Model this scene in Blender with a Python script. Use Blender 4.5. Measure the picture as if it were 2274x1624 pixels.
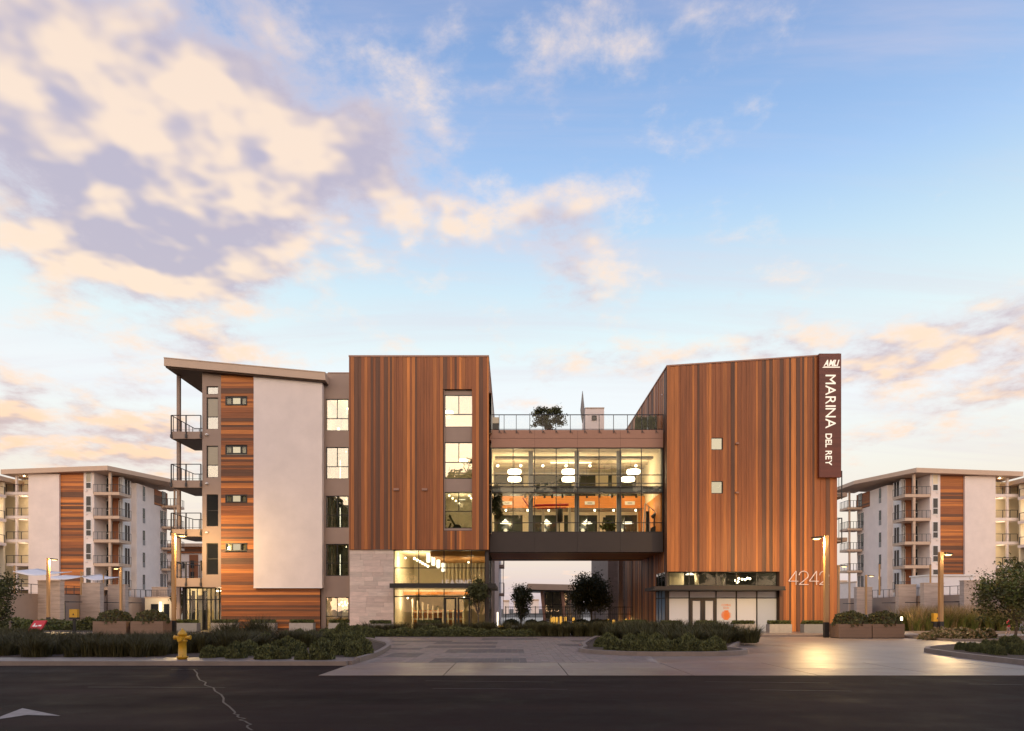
import bpy, bmesh, math, random
import numpy as np
from mathutils import Vector, Matrix
random.seed(7); RNG = np.random.default_rng(11)
S = bpy.context.scene
for o in list(bpy.data.objects): bpy.data.objects.remove(o)
R = math.radians
# ------------------------------------------------------------------ camera
CX, HY, F, EYE = 1136.5, 1352.0, 1515.0, 1.6      # read off the photograph (2273 px wide)
cam = bpy.data.objects.new('camera', bpy.data.cameras.new('camera'))
S.collection.objects.link(cam); S.camera = cam
cam.location = (0, 0, EYE); cam.rotation_euler = (R(90), 0, 0)
cam.data.lens = 24; cam.data.sensor_width = 36
cam.data.shift_y = (HY-812.0)/2273.0
cam.data.clip_start = .1; cam.data.clip_end = 6000
# ------------------------------------------------------------------ world
SUN_EL, SUN_ROT = 7.0, 180.0
w = bpy.data.worlds.new('World'); S.world = w; w.use_nodes = True
nt = w.node_tree; N = nt.nodes; L = nt.links; N.clear()
def nn(t, **k):
    n = N.new(t)
    for a, b in k.items(): setattr(n, a, b)
    return n
def lk(a, b): L.new(a, b)
def math_(op, a, b=None, c=None):
    n = nn('ShaderNodeMath', operation=op)
    for i, v in enumerate((a, b, c)):
        if v is None: continue
        if isinstance(v, (int, float)): n.inputs[i].default_value = v
        else: lk(v, n.inputs[i])
    return n.outputs[0]
def vmath(op, a, b=None):
    n = nn('ShaderNodeVectorMath', operation=op)
    for i, v in enumerate((a, b)):
        if v is None: continue
        if isinstance(v, (tuple, list, Vector)): n.inputs[i].default_value = tuple(v)
        else: lk(v, n.inputs[i])
    return n
def mixc(f, a, b, bt='MIX'):
    n = nn('ShaderNodeMix', data_type='RGBA', blend_type=bt)
    for s, v in ((n.inputs[0], f), (n.inputs[6], a), (n.inputs[7], b)):
        if isinstance(v, (int, float)): s.default_value = v
        elif isinstance(v, (tuple, list)): s.default_value = tuple(v)+((1,) if len(v) == 3 else ())
        else: lk(v, s)
    return n.outputs[2]
def smooth(v, a, b, lo=0., hi=1.):
    n = nn('ShaderNodeMapRange', interpolation_type='SMOOTHSTEP')
    lk(v, n.inputs[0]); n.inputs[1].default_value = a; n.inputs[2].default_value = b
    n.inputs[3].default_value = lo; n.inputs[4].default_value = hi
    return n.outputs[0]
def skydir(x, y):
    return Vector(((x-CX)/F, 1, (HY-y)/F)).normalized()
tc = nn('ShaderNodeTexCoord'); D = tc.outputs['Generated']
sep = nn('ShaderNodeSeparateXYZ'); lk(D, sep.inputs[0])
sky = nn('ShaderNodeTexSky', sky_type='NISHITA', sun_disc=False)
sky.sun_elevation = R(SUN_EL); sky.sun_rotation = R(SUN_ROT)
sky.air_density = 1.2; sky.dust_density = 1.6; sky.ozone_density = 1.6
skyc = mixc(1.0, sky.outputs[0], (.06, .06, .06), 'MULTIPLY')
ramp = nn('ShaderNodeValToRGB'); lk(sep.outputs[2], ramp.inputs[0])
cr = ramp.color_ramp; cr.interpolation = 'B_SPLINE'
stops = [(0.0, (.66, .54, .62)), (.05, (.84, .70, .74)), (.13, (1.0, .80, .66)), (.22, (1.08, .98, .90)), (.33, (.98, 1.06, 1.12)),
         (.44, (.66, .88, 1.14)), (.54, (.36, .58, .96)), (.66, (.21, .36, .72)), (1., (.13, .23, .5))]
while len(cr.elements) < len(stops): cr.elements.new(.5)
for e, (p, c) in zip(cr.elements, stops): e.position = p; e.color = c+(1,)
base = mixc(1.0, mixc(1.0, ramp.outputs[0], (.80, .80, .80), 'MULTIPLY'), skyc, 'ADD')
# clouds on a plane high above
den = math_('ADD', math_('MAXIMUM', sep.outputs[2], 0.0), .16)
pl = vmath('DIVIDE', D); cmb = nn('ShaderNodeCombineXYZ')
for i in range(3): lk(den, cmb.inputs[i])
lk(cmb.outputs[0], pl.inputs[1]); P = pl.outputs[0]
def noise(vec, scale, detail=8, rough=.55, dist=0.):
    n = nn('ShaderNodeTexNoise'); lk(vec, n.inputs['Vector'])
    n.inputs['Scale'].default_value = scale; n.inputs['Detail'].default_value = detail
    n.inputs['Roughness'].default_value = rough; n.inputs['Distortion'].default_value = dist
    return n.outputs[0]
mp = nn('ShaderNodeMapping'); lk(P, mp.inputs[0]); mp.inputs['Scale'].default_value = (1, 1, .35); mp.inputs['Location'].default_value = (3.1, 1.7, .4)
n1 = noise(mp.outputs[0], 5.0, 9, .62, .1)
ns = noise(mp.outputs[0], 5.0, 3, .55, .1)
off = vmath('ADD', mp.outputs[0], (.05, -.08, 0))
n2 = noise(off.outputs[0], 5.0, 3, .55, .1)
nl = noise(mp.outputs[0], 1.1, 2, .5)
cover = math_('MULTIPLY_ADD', nl, .5, -.325)
# (x, y, rx, ry, amount): banks of cloud as they hang in the photograph's part of the sky
for x, y, rx, ry, a in ((350, 120, .32, .15, .17), (30, 120, .28, .22, .16), (180, 340, .34, .16, .15), (620, 240, .18, .10, .13), (760, 310, .08, .05, .13), (560, 400, .26, .10, .10),
                        (440, 560, .18, .06, .14), (800, 430, .20, .08, .13), (830, 125, .12, .05, .07), (1215, 480, .08, .06, .20), (990, 450, .10, .05, .14), (980, 75, .05, .035, .08),
                        (230, 930, .26, .08, .22), (490, 790, .14, .035, .26), (60, 980, .25, .08, .14), (1120, 900, .16, .03, .18), (1330, 810, .2, .03, .16), (1450, 700, .2, .06, .12), (1300, 620, .2, .05, .09),
                        (2130, 880, .28, .09, .22), (1850, 780, .25, .05, .16), (2250, 740, .25, .08, .16), (2180, 215, .18, .03, .05), (300, 640, .25, .06, .10), (700, 600, .2, .06, .08), (160, 520, .2, .05, .10)):
    c = skydir(x, y)
    d = vmath('SUBTRACT', D, c)
    d = vmath('MULTIPLY', d.outputs[0], (1/rx, 1/rx, 1/ry))
    ln = vmath('LENGTH', d.outputs[0])
    cover = math_('ADD', cover, smooth(ln.outputs['Value'], 1.35, 0.0, 0., a))
dens = math_('ADD', n1, cover)
alpha = smooth(dens, .49, .78)
lit = smooth(math_('SUBTRACT', ns, n2), -.09, .11)
thick = smooth(dens, .56, .84)
warm = smooth(sep.outputs[2], .08, .45)
gold = mixc(warm, (1.08, .72, .45), (1.04, .82, .64))
mauve = mixc(warm, (.68, .50, .45), (.54, .49, .60))
ccol = mixc(lit, mauve, gold)
ccol = mixc(math_('MULTIPLY', math_('SUBTRACT', 1., thick), .5), ccol, (1.0, .88, .86))
# thin high streaks
mp2 = nn('ShaderNodeMapping'); lk(P, mp2.inputs[0]); mp2.inputs['Rotation'].default_value = (0, 0, R(-40)); mp2.inputs['Scale'].default_value = (.6, 4., .3)
n3 = noise(mp2.outputs[0], 1.3, 7, .6, .4)
wis = math_('MULTIPLY', smooth(n3, .42, .8), .42)
s1 = mixc(wis, base, (.78, .68, .76))
allsky = mixc(math_('MULTIPLY', alpha, .9), s1, ccol)
bg = nn('ShaderNodeBackground'); lk(allsky, bg.inputs[0]); bg.inputs[1].default_value = 1.0
wo = nn('ShaderNodeOutputWorld'); lk(bg.outputs[0], wo.inputs[0])
# ------------------------------------------------------------------ sun (just set behind the camera: wide and soft)
sl = bpy.data.lights.new('sun', 'SUN'); sl.energy = 2.3; sl.angle = R(100); sl.color = (1, .67, .46)
so = bpy.data.objects.new('sun', sl); S.collection.objects.link(so)
so.rotation_euler = Vector((0.10, 1, -math.tan(R(14)))).to_track_quat('-Z', 'Y').to_euler()
S.view_settings.view_transform = 'Standard'; S.view_settings.look = 'None'
S.view_settings.exposure = 0.0; S.view_settings.gamma = 1.0; S.view_settings.use_curve_mapping = False
S.render.engine = 'CYCLES'
S.cycles.use_denoising = True
S.cycles.max_bounces = 7; S.cycles.diffuse_bounces = 3; S.cycles.glossy_bounces = 3; S.cycles.transparent_max_bounces = 12
S.cycles.sample_clamp_indirect = 6.0; S.cycles.caustics_reflective = False; S.cycles.caustics_refractive = False
# ------------------------------------------------------------------ helpers
def X(px, Y): return (px-CX)/F*Y
def Z(py, Y): return EYE+(HY-py)/F*Y
def G(px, py, z=0.):
    Y = F*(EYE-z)/(py-HY); return X(px, Y), Y
COL = S.collection
def link(o, parent=None):
    COL.objects.link(o)
    if parent is not None:
        o.parent = parent
        q = parent; m = Matrix.Identity(4)
        while q is not None and q.type == 'EMPTY' and q.parent is None:
            m = Matrix.Translation(q.location); break
        o.matrix_parent_inverse = m.inverted()
    return o
def tag(o, label=None, cat=None, group=None, kind=None):
    if label: o['label'] = label
    if cat: o['category'] = cat
    if group: o['group'] = group
    if kind: o['kind'] = kind
    return o
def thing(name, label, cat, loc, group=None):
    o = bpy.data.objects.new(name, None); o.empty_display_size = .2; o.location = loc; COL.objects.link(o)
    return tag(o, label, cat, group)
ORD = 'first second third fourth fifth sixth seventh eighth ninth tenth eleventh twelfth thirteenth fourteenth fifteenth sixteenth seventeenth eighteenth nineteenth twentieth'.split()
class MB:
    def __init__(s): s.v = []; s.f = []
    def add(s, vs, fs):
        b = len(s.v); s.v += [tuple(v) for v in vs]; s.f += [tuple(i+b for i in f) for f in fs]; return s
    def box(s, x0, x1, y0, y1, z0, z1):
        return s.add([(x0, y0, z0), (x1, y0, z0), (x1, y1, z0), (x0, y1, z0), (x0, y0, z1), (x1, y0, z1), (x1, y1, z1), (x0, y1, z1)],
                     [(0, 3, 2, 1), (4, 5, 6, 7), (0, 1, 5, 4), (1, 2, 6, 5), (2, 3, 7, 6), (3, 0, 4, 7)])
    def xz(s, pts, y0, y1):            # polygon in x,z pulled from y0 to y1
        n = len(pts)
        return s.add([(x, y0, z) for x, z in pts]+[(x, y1, z) for x, z in pts],
                     [tuple(range(n)), tuple(range(2*n-1, n-1, -1))]+[(i, i+n, (i+1) % n+n, (i+1) % n) for i in range(n)])
    def xy(s, pts, z0, z1):
        n = len(pts)
        return s.add([(x, y, z0) for x, y in pts]+[(x, y, z1) for x, y in pts],
                     [tuple(range(n-1, -1, -1)), tuple(range(n, 2*n))]+[(i, (i+1) % n, (i+1) % n+n, i+n) for i in range(n)])
    def tube(s, p, q, r, r2=None, n=8, cap=True):
        p = Vector(p); q = Vector(q); d = (q-p).normalized(); r2 = r if r2 is None else r2
        a = d.orthogonal().normalized(); b = d.cross(a)
        vs = [p+(a*math.cos(t)+b*math.sin(t))*r for t in [2*math.pi*i/n for i in range(n)]]
        vs += [q+(a*math.cos(t)+b*math.sin(t))*r2 for t in [2*math.pi*i/n for i in range(n)]]
        fs = [(i, (i+1) % n, (i+1) % n+n, i+n) for i in range(n)]
        if cap: fs += [tuple(range(n-1, -1, -1)), tuple(range(n, 2*n))]
        return s.add(vs, fs)
    def lathe(s, prof, c, n=16):       # (r, z) profile round a vertical axis
        m = len(prof); vs = []
        for r, z in prof:
            for i in range(n):
                t = 2*math.pi*i/n; vs.append((c[0]+r*math.cos(t), c[1]+r*math.sin(t), c[2]+z))
        fs = [(j*n+i, j*n+(i+1) % n, (j+1)*n+(i+1) % n, (j+1)*n+i) for j in range(m-1) for i in range(n)]
        fs += [tuple(range(n-1, -1, -1)), tuple(range((m-1)*n, m*n))]
        return s.add(vs, fs)
    def quad(s, a, b, c, d): return s.add([a, b, c, d], [(0, 1, 2, 3)])
    def build(s, name, mat, parent=None, smooth=False):
        me = bpy.data.meshes.new(name); me.from_pydata(s.v, [], s.f); me.materials.append(mat)
        if smooth: me.shade_smooth()
        return link(bpy.data.objects.new(name, me), parent)
def bx(name, mat, parent, *b):
    return MB().box(*b).build(name, mat, parent)
_cubes = {}
def piece(name, mat, parent, x0, x1, y0, y1, z0, z1, col=None):   # shared box mesh, placed by scale
    if mat.name not in _cubes:
        me = bpy.data.meshes.new('piece'); m = MB().box(-.5, .5, -.5, .5, -.5, .5)
        me.from_pydata(m.v, [], m.f); me.materials.append(mat); _cubes[mat.name] = me
    o = bpy.data.objects.new(name, _cubes[mat.name])
    o.location = ((x0+x1)/2, (y0+y1)/2, (z0+z1)/2); o.scale = (abs(x1-x0), abs(y1-y0), abs(z1-z0))
    if col: o.color = tuple(col)+(1,)
    return link(o, parent)
def npmesh(name, v, q, mats, midx=None):
    me = bpy.data.meshes.new(name); k = q.shape[1]
    me.vertices.add(len(v)); me.vertices.foreach_set('co', np.asarray(v, np.float32).ravel())
    me.loops.add(q.size); me.loops.foreach_set('vertex_index', np.asarray(q, np.int32).ravel())
    me.polygons.add(len(q)); me.polygons.foreach_set('loop_start', np.arange(0, q.size, k, dtype=np.int32))
    for m in mats: me.materials.append(m)
    if midx is not None: me.polygons.foreach_set('material_index', np.asarray(midx, np.int32))
    me.update(calc_edges=True); return me
def copy_tree(o, parent=None):
    c = o.copy(); COL.objects.link(c)
    if parent is not None:
        inv = o.matrix_parent_inverse.copy(); c.parent = parent; c.matrix_parent_inverse = inv
    for ch in o.children: copy_tree(ch, c)
    return c
# ------------------------------------------------------------------ materials
def newmat(name):
    m = bpy.data.materials.new(name); m.use_nodes = True
    t = m.node_tree; t.nodes.clear(); return m, t
def mat(name, col, rough=.7, var=.14, scale=2.5, bump=0., bscale=30., stretch=(1, 1, 1), metal=0., objcol=False, attr=None, spec=.5, detail=5, dirt=0., trans=0.):
    m, t = newmat(name); n = t.nodes; l = t.links
    out = n.new('ShaderNodeOutputMaterial'); p = n.new('ShaderNodeBsdfPrincipled'); l.new(p.outputs[0], out.inputs[0])
    p.inputs['Roughness'].default_value = rough; p.inputs['Metallic'].default_value = metal; p.inputs['Specular IOR Level'].default_value = spec
    g = n.new('ShaderNodeNewGeometry'); mp = n.new('ShaderNodeMapping'); l.new(g.outputs['Position'], mp.inputs[0]); mp.inputs['Scale'].default_value = stretch
    vec = mp.outputs[0]
    if objcol:
        oi = n.new('ShaderNodeObjectInfo'); ad = n.new('ShaderNodeVectorMath'); ad.operation = 'ADD'
        sc = n.new('ShaderNodeVectorMath'); sc.operation = 'SCALE'; l.new(oi.outputs['Random'], sc.inputs[0]); sc.inputs['Scale'].default_value = 37.
        l.new(vec, ad.inputs[0]); l.new(sc.outputs[0], ad.inputs[1]); vec = ad.outputs[0]
    no = n.new('ShaderNodeTexNoise'); l.new(vec, no.inputs['Vector']); no.inputs['Scale'].default_value = scale; no.inputs['Detail'].default_value = detail; no.inputs['Roughness'].default_value = .6
    mr = n.new('ShaderNodeMapRange'); l.new(no.outputs[0], mr.inputs[0]); mr.inputs[1].default_value = .25; mr.inputs[2].default_value = .75; mr.inputs[3].default_value = 1-var; mr.inputs[4].default_value = 1+var
    mx = n.new('ShaderNodeMix'); mx.data_type = 'RGBA'; mx.blend_type = 'MULTIPLY'; mx.inputs[0].default_value = 1
    if objcol: l.new(oi.outputs['Color'], mx.inputs[6])
    elif attr:
        at = n.new('ShaderNodeAttribute'); at.attribute_name = attr; l.new(at.outputs['Color'], mx.inputs[6])
    else: mx.inputs[6].default_value = tuple(col)+(1,)
    l.new(mr.outputs[0], mx.inputs[7]); c = mx.outputs[2]
    if dirt:
        n2 = n.new('ShaderNodeTexNoise'); l.new(g.outputs['Position'], n2.inputs['Vector']); n2.inputs['Scale'].default_value = .45; n2.inputs['Detail'].default_value = 8; n2.inputs['Roughness'].default_value = .65
        r2 = n.new('ShaderNodeMapRange'); l.new(n2.outputs[0], r2.inputs[0]); r2.inputs[1].default_value = .3; r2.inputs[2].default_value = .7; r2.inputs[3].default_value = 1-dirt; r2.inputs[4].default_value = 1+dirt*.4
        m2 = n.new('ShaderNodeMix'); m2.data_type = 'RGBA'; m2.blend_type = 'MULTIPLY'; m2.inputs[0].default_value = 1; l.new(c, m2.inputs[6]); l.new(r2.outputs[0], m2.inputs[7]); c = m2.outputs[2]
        r3 = n.new('ShaderNodeMapRange'); l.new(n2.outputs[0], r3.inputs[0]); r3.inputs[1].default_value = .3; r3.inputs[2].default_value = .7; r3.inputs[3].default_value = max(.05, rough-.12); r3.inputs[4].default_value = min(1, rough+.12); l.new(r3.outputs[0], p.inputs['Roughness'])
    l.new(c, p.inputs['Base Color'])
    if trans:
        p.inputs['Subsurface Weight'].default_value = 0
    if bump:
        nb = n.new('ShaderNodeTexNoise'); l.new(vec, nb.inputs['Vector']); nb.inputs['Scale'].default_value = bscale; nb.inputs['Detail'].default_value = 4
        b = n.new('ShaderNodeBump'); b.inputs['Strength'].default_value = bump; b.inputs['Distance'].default_value = .02; l.new(nb.outputs[0], b.inputs['Height']); l.new(b.outputs[0], p.inputs['Normal'])
    return m
def emit(name, col, strength):
    m, t = newmat(name); out = t.nodes.new('ShaderNodeOutputMaterial'); e = t.nodes.new('ShaderNodeEmission')
    e.inputs[0].default_value = tuple(col)+(1,); e.inputs[1].default_value = strength; t.links.new(e.outputs[0], out.inputs[0]); return m
def glass(name, tint=(.85, .88, .84), refl=.22, wob=.02, rough=.01, fres=1.):
    m, t = newmat(name); n = t.nodes; l = t.links
    out = n.new('ShaderNodeOutputMaterial'); mx = n.new('ShaderNodeMixShader'); tr = n.new('ShaderNodeBsdfTransparent'); gl = n.new('ShaderNodeBsdfGlossy')
    tr.inputs[0].default_value = tint+(1,); gl.inputs['Roughness'].default_value = rough; gl.inputs[0].default_value = (.95, .95, .93, 1)
    fr = n.new('ShaderNodeFresnel'); fr.inputs[0].default_value = 1.5
    ma = n.new('ShaderNodeMath'); ma.operation = 'MULTIPLY_ADD'; ma.use_clamp = True; l.new(fr.outputs[0], ma.inputs[0]); ma.inputs[1].default_value = fres; ma.inputs[2].default_value = refl
    g = n.new('ShaderNodeNewGeometry'); nb = n.new('ShaderNodeTexNoise'); l.new(g.outputs['Position'], nb.inputs['Vector']); nb.inputs['Scale'].default_value = .9; nb.inputs['Detail'].default_value = 2
    b = n.new('ShaderNodeBump'); b.inputs['Strength'].default_value = wob; b.inputs['Distance'].default_value = .3; l.new(nb.outputs[0], b.inputs['Height']); l.new(b.outputs[0], gl.inputs['Normal'])
    l.new(ma.outputs[0], mx.inputs[0]); l.new(tr.outputs[0], mx.inputs[1]); l.new(gl.outputs[0], mx.inputs[2]); l.new(mx.outputs[0], out.inputs[0]); return m
M = {}
M['wood_v'] = mat('cedar_vertical', (1, 1, 1), .55, .28, 7, .25, 40, (1, 1, .05), objcol=True)
M['wood_h'] = mat('cedar_horizontal', (1, 1, 1), .55, .28, 7, .25, 40, (.05, 1, 1), objcol=True)
M['wood_post'] = mat('post_wood', (.42, .24, .10), .5, .2, 8, .2, 40, (1, 1, .06))
M['backing'] = mat('dark_backing', (.035, .02, .014), .9)
M['white'] = mat('white_stucco', (.84, .74, .69), .85, .05, .8, .35, 60, dirt=.07)
M['taupe'] = mat('taupe_panel', (.37, .27, .215), .75, .05, 1.2, .12, 60, dirt=.06)
M['beige'] = mat('beige_metal', (.56, .41, .30), .5, .05, 1, 0)
M['brown'] = mat('brown_panel', (.37, .19, .125), .5, .05, 1.2)
M['bronze'] = mat('bronze_panel', (.042, .028, .022), .55, .08, 1.2)
M['dark'] = mat('dark_metal', (.022, .019, .018), .45, .1)
M['rail'] = mat('rail_metal', (.035, .033, .036), .45, .1)
M['stone'] = mat('limestone', (1, 1, 1), .85, .16, 3, .5, 26, (.5, 1, 2.2), objcol=True)
M['stone_far'] = mat('limestone_far', (.47, .37, .31), .85, .25, 2.2, .5, 20, (.25, .25, 2.6))
M['mortar'] = mat('mortar', (.30, .24, .2), .9)
M['concrete'] = mat('concrete', (.255, .195, .16), .38, .10, 1.6, .15, 40, dirt=.22)
M['sidewalk'] = mat('sidewalk_concrete', (1, 1, 1), .42, .12, 1.6, .15, 40, objcol=True, dirt=.22)
M['kerb'] = mat('kerb_concrete', (.24, .19, .16), .8, .12, 3, .2, 30, dirt=.2)
M['planter'] = mat('planter_concrete', (.40, .36, .32), .8, .14, 5, .3, 30, dirt=.12)
M['paver'] = mat('paver', (1, 1, 1), .6, .14, 4, .2, 50, objcol=True)
M['paver_far'] = mat('paver_far', (1, 1, 1), .6, .14, 4, .2, 50, attr='tint')
M['soil'] = mat('mulch', (.07, .045, .03), .95, .4, 9, .8, 40)
M['plaster'] = mat('plaster', (.78, .68, .50), .8, .05, 1)
M['ceilwood'] = mat('ceiling_wood', (.42, .22, .08), .6, .2, 4, 0, 30, (.1, 1, 1))
M['cedar'] = mat('cedar_plain', (.25, .088, .034), .6, .25, 5, 0, 30, (.05, 1, 2.5))
M['inwood'] = mat('lit_wood', (.72, .26, .06), .6, .15, 4, 0, 30, (.1, 1, 3))
M['grey'] = mat('grey_column', (.26, .25, .24), .7, .08)
M['whitepaint'] = mat('white_paint', (.78, .76, .74), .6, .04)
M['film'] = mat('window_film', (.66, .65, .68), .35, .03, .6, spec=.6)
M['filmblue'] = mat('window_film_blue', (.50, .53, .60), .22, .04, .6, spec=.7)
M['bluereflect'] = mat('side_blue_reflection', (.16, .27, .42), .3, .08, .6)  # blue reflection in the corner side glass, put into its colour
M['floor'] = mat('indoor_floor', (.30, .22, .15), .35, .1)
M['yellow'] = mat('yellow_paint', (.55, .30, .015), .4, .10, 6)
M['red'] = mat('red_paint', (.52, .02, .03), .4, .08)
M['redlight'] = mat('red_canvas', (.55, .04, .03), .6, .1)
M['signwood'] = mat('sign_wood', (.135, .032, .018), .45, .3, 7, .15, 40, (.05, 1, 1))
M['fabric'] = mat('shade_fabric', (.74, .72, .74), .8, .05)
M['black'] = mat('black_paint', (.01, .01, .011), .5, .1)
M['bark'] = mat('bark', (.10, .07, .05), .9, .3, 10, .6, 20)
M['glass'] = glass('window_glass', refl=.24)
M['clear'] = glass('clear_glass', (.93, .95, .92), .0, fres=.6)
M['railglass'] = glass('rail_glass', (.97, .97, .97), .0, fres=.2)
M['pane_dark'] = mat('dark_pane', (.02, .022, .025), .06, .1, spec=.45)
M['pane_blind'] = mat('pane_with_blind', (.27, .23, .15), .12, .1, 4, 0, 30, (1, 1, 6), spec=.9)
M['pane_green'] = mat('rear_pane', (.045, .055, .045), .1, .3, .8, spec=.8)
M['lamp'] = emit('lamp_glow', (1, .80, .48), 9)
M['lampsoft'] = emit('lamp_soft', (1, .86, .62), 3.2)
M['head'] = emit('street_lamp_glow', (1, .66, .26), 5)
M['letter'] = emit('letter_glow', (1, .84, .66), 1.25)
M['warmglow'] = emit('warm_window', (1, .72, .30), .95)
M['litblind'] = emit('lit_blind', (1, .80, .56), .80)
M['amber'] = emit('amber_glow', (1, .50, .08), 1.0)
def lightpt(name, loc, power, parent, col=(1, .78, .48), r=.15):
    l = bpy.data.lights.new(name, 'POINT'); l.energy = power; l.color = col; l.shadow_soft_size = r
    o = bpy.data.objects.new(name, l); o.location = loc; return link(o, parent)
def lightarea(name, loc, sx, sy, power, parent, col=(1, .80, .52), rot=(0, 0, 0)):
    l = bpy.data.lights.new(name, 'AREA'); l.shape = 'RECTANGLE'; l.size = sx; l.size_y = sy; l.energy = power; l.color = col
    o = bpy.data.objects.new(name, l); o.location = loc; o.rotation_euler = rot; return link(o, parent)
def wcol(dark=.25):
    a = random.random(); k = random.uniform(.88, 1.12)
    if a < dark: c = (.135, .054, .024)
    elif a < dark+.42: c = (.30, .095, .026)
    elif a < dark+.60: c = (.43, .145, .034)
    else: c = (.60, .205, .045)
    return tuple(v*k for v in c)
# ------------------------------------------------------------------ windows
def window(parent, x0, x1, z0, z1, y, vs=(), hs=(), fr=.05, mat_pane='glass', name='window', vtop=None, depth=.08, frame='dark', panes=True):
    """frame bars with a pane in each opening; vs/hs are fractions; vtop: the vertical bars stand only above this bar"""
    m = MB(); W = x1-x0; H = z1-z0
    m.box(x0, x1, y, y+depth, z0, z0+fr).box(x0, x1, y, y+depth, z1-fr, z1)
    m.box(x0, x0+fr, y+.001, y+depth-.001, z0+fr, z1-fr).box(x1-fr, x1, y+.001, y+depth-.001, z0+fr, z1-fr)
    xs = [x0+W*v for v in vs]; zs = [z0+H*h for h in hs]
    for h in zs: m.box(x0+fr, x1-fr, y+.002, y+depth-.002, h-fr/2, h+fr/2)
    for v in xs:
        b = (zs[vtop] if vtop is not None else z0+fr)
        m.box(v-fr/2, v+fr/2, y+.004, y+depth-.004, b, z1-fr)
    w_ = m.build(name, M[frame], parent)
    if panes:
        zz = [z0]+zs+[z1]
        for i in range(len(zz)-1):
            xx = [x0]+(xs if vtop is None or i > vtop else [])+[x1]
            for j in range(len(xx)-1):
                piece('pane', M[mat_pane] if isinstance(mat_pane, str) else M[mat_pane[min(i, len(mat_pane)-1)]], w_, xx[j]+fr*.5, xx[j+1]-fr*.5, y+depth*.4, y+depth*.4+.012, zz[i]+fr*.5, zz[i+1]-fr*.5)
    return w_
def room(parent, x0, x1, y0, y1, z0, z1, m='plaster', name='room'):
    b = MB()
    b.quad((x0, y1, z0), (x1, y1, z0), (x1, y1, z1), (x0, y1, z1)).quad((x0, y0, z0), (x0, y1, z0), (x0, y1, z1), (x0, y0, z1))
    b.quad((x1, y0, z0), (x1, y0, z1), (x1, y1, z1), (x1, y1, z0)).quad((x0, y0, z1), (x0, y1, z1), (x1, y1, z1), (x1, y0, z1)).quad((x0, y0, z0), (x1, y0, z0), (x1, y1, z0), (x0, y1, z0))
    return b.build(name, M[m], parent)
def railing(parent, pts, z0, h=1.07, step=.9, post=.05, infill=None, bar=.022, nb=0, foot=.22):
    """posts, top rail and thin bars along a chain of points"""
    m = MB()
    for (ax, ay), (bx_, by) in zip(pts[:-1], pts[1:]):
        ln = math.hypot(bx_-ax, by-ay); k = max(1, round(ln/step))
        m.tube((ax, ay, z0+h), (bx_, by, z0+h), post*.55, n=6)
        m.tube((ax, ay, z0+.10), (bx_, by, z0+.10), bar*.6, n=4)
        for i in range(k+1):
            t = i/k; px, py = ax+(bx_-ax)*t, ay+(by-ay)*t
            m.box(px-post/2, px+post/2, py-post/2, py+post/2, z0-foot, z0+h)
        for i in range(nb):
            t = (i+.5)/nb; px, py = ax+(bx_-ax)*t, ay+(by-ay)*t
            m.box(px-bar/2, px+bar/2, py-bar/2, py+bar/2, z0+.1, z0+h)
    r = m.build('railing', M['rail'], parent)
    return r
# ================================================================== setting: ground, road, paving
def sheet(name, m, pts, z, parent=None):
    o = MB().add([(x, y, z) for x, y in pts], [tuple(range(len(pts)))]).build(name, m, parent)
    if parent is None: tag(o, kind='structure')
    return o
def asphalt():
    m, t = newmat('asphalt'); n = t.nodes; l = t.links
    out = n.new('ShaderNodeOutputMaterial'); p = n.new('ShaderNodeBsdfPrincipled'); l.new(p.outputs[0], out.inputs[0])
    g = n.new('ShaderNodeNewGeometry')
    def no(sc, st, d=6):
        mp = n.new('ShaderNodeMapping'); l.new(g.outputs['Position'], mp.inputs[0]); mp.inputs['Scale'].default_value = st
        q = n.new('ShaderNodeTexNoise'); l.new(mp.outputs[0], q.inputs['Vector']); q.inputs['Scale'].default_value = sc; q.inputs['Detail'].default_value = d; q.inputs['Roughness'].default_value = .65; return q.outputs[0]
    a = no(.5, (.15, 1.4, 1)); b = no(55, (1, 1, 1), 3); c = no(.7, (1, 1, 1), 8)
    def mr(s, lo, hi, a0=.3, a1=.7):
        q = n.new('ShaderNodeMapRange'); l.new(s, q.inputs[0]); q.inputs[1].default_value = a0; q.inputs[2].default_value = a1; q.inputs[3].default_value = lo; q.inputs[4].default_value = hi; return q.outputs[0]
    def mul(u, v):
        q = n.new('ShaderNodeMath'); q.operation = 'MULTIPLY'; l.new(u, q.inputs[0]); l.new(v, q.inputs[1]); return q.outputs[0]
    f = mul(mul(mr(a, .55, 1.6), mr(b, .6, 1.4)), mr(c, .7, 1.4))
    mx = n.new('ShaderNodeMix'); mx.data_type = 'RGBA'; mx.blend_type = 'MULTIPLY'; mx.inputs[0].default_value = 1; mx.inputs[6].default_value = (.019, .0115, .0100, 1); l.new(f, mx.inputs[7])
    l.new(mx.outputs[2], p.inputs['Base Color']); l.new(mr(c, .62, .9), p.inputs['Roughness']); p.inputs['Specular IOR Level'].default_value = .05
    bp = n.new('ShaderNodeBump'); bp.inputs['Strength'].default_value = .5; bp.inputs['Distance'].default_value = .01; l.new(b, bp.inputs['Height']); l.new(bp.outputs[0], p.inputs['Normal'])
    return m
M['asphalt'] = asphalt()
M['marking'] = mat('road_paint', (.26, .22, .2), .7, .3, 8, 0)
M['seal'] = mat('crack_seal', (.032, .022, .018), .6, .3, 6)
M['ground'] = mat('earth', (.10, .085, .065), .95, .3, .3)
sheet('ground', M['ground'], [(-2500, -400), (2500, -400), (2500, 4000), (-2500, 4000)], -.03)
sheet('road', M['asphalt'], [(-160, -9), (160, -9), (160, 19.3), (-160, 19.3)], 0.0)
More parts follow.
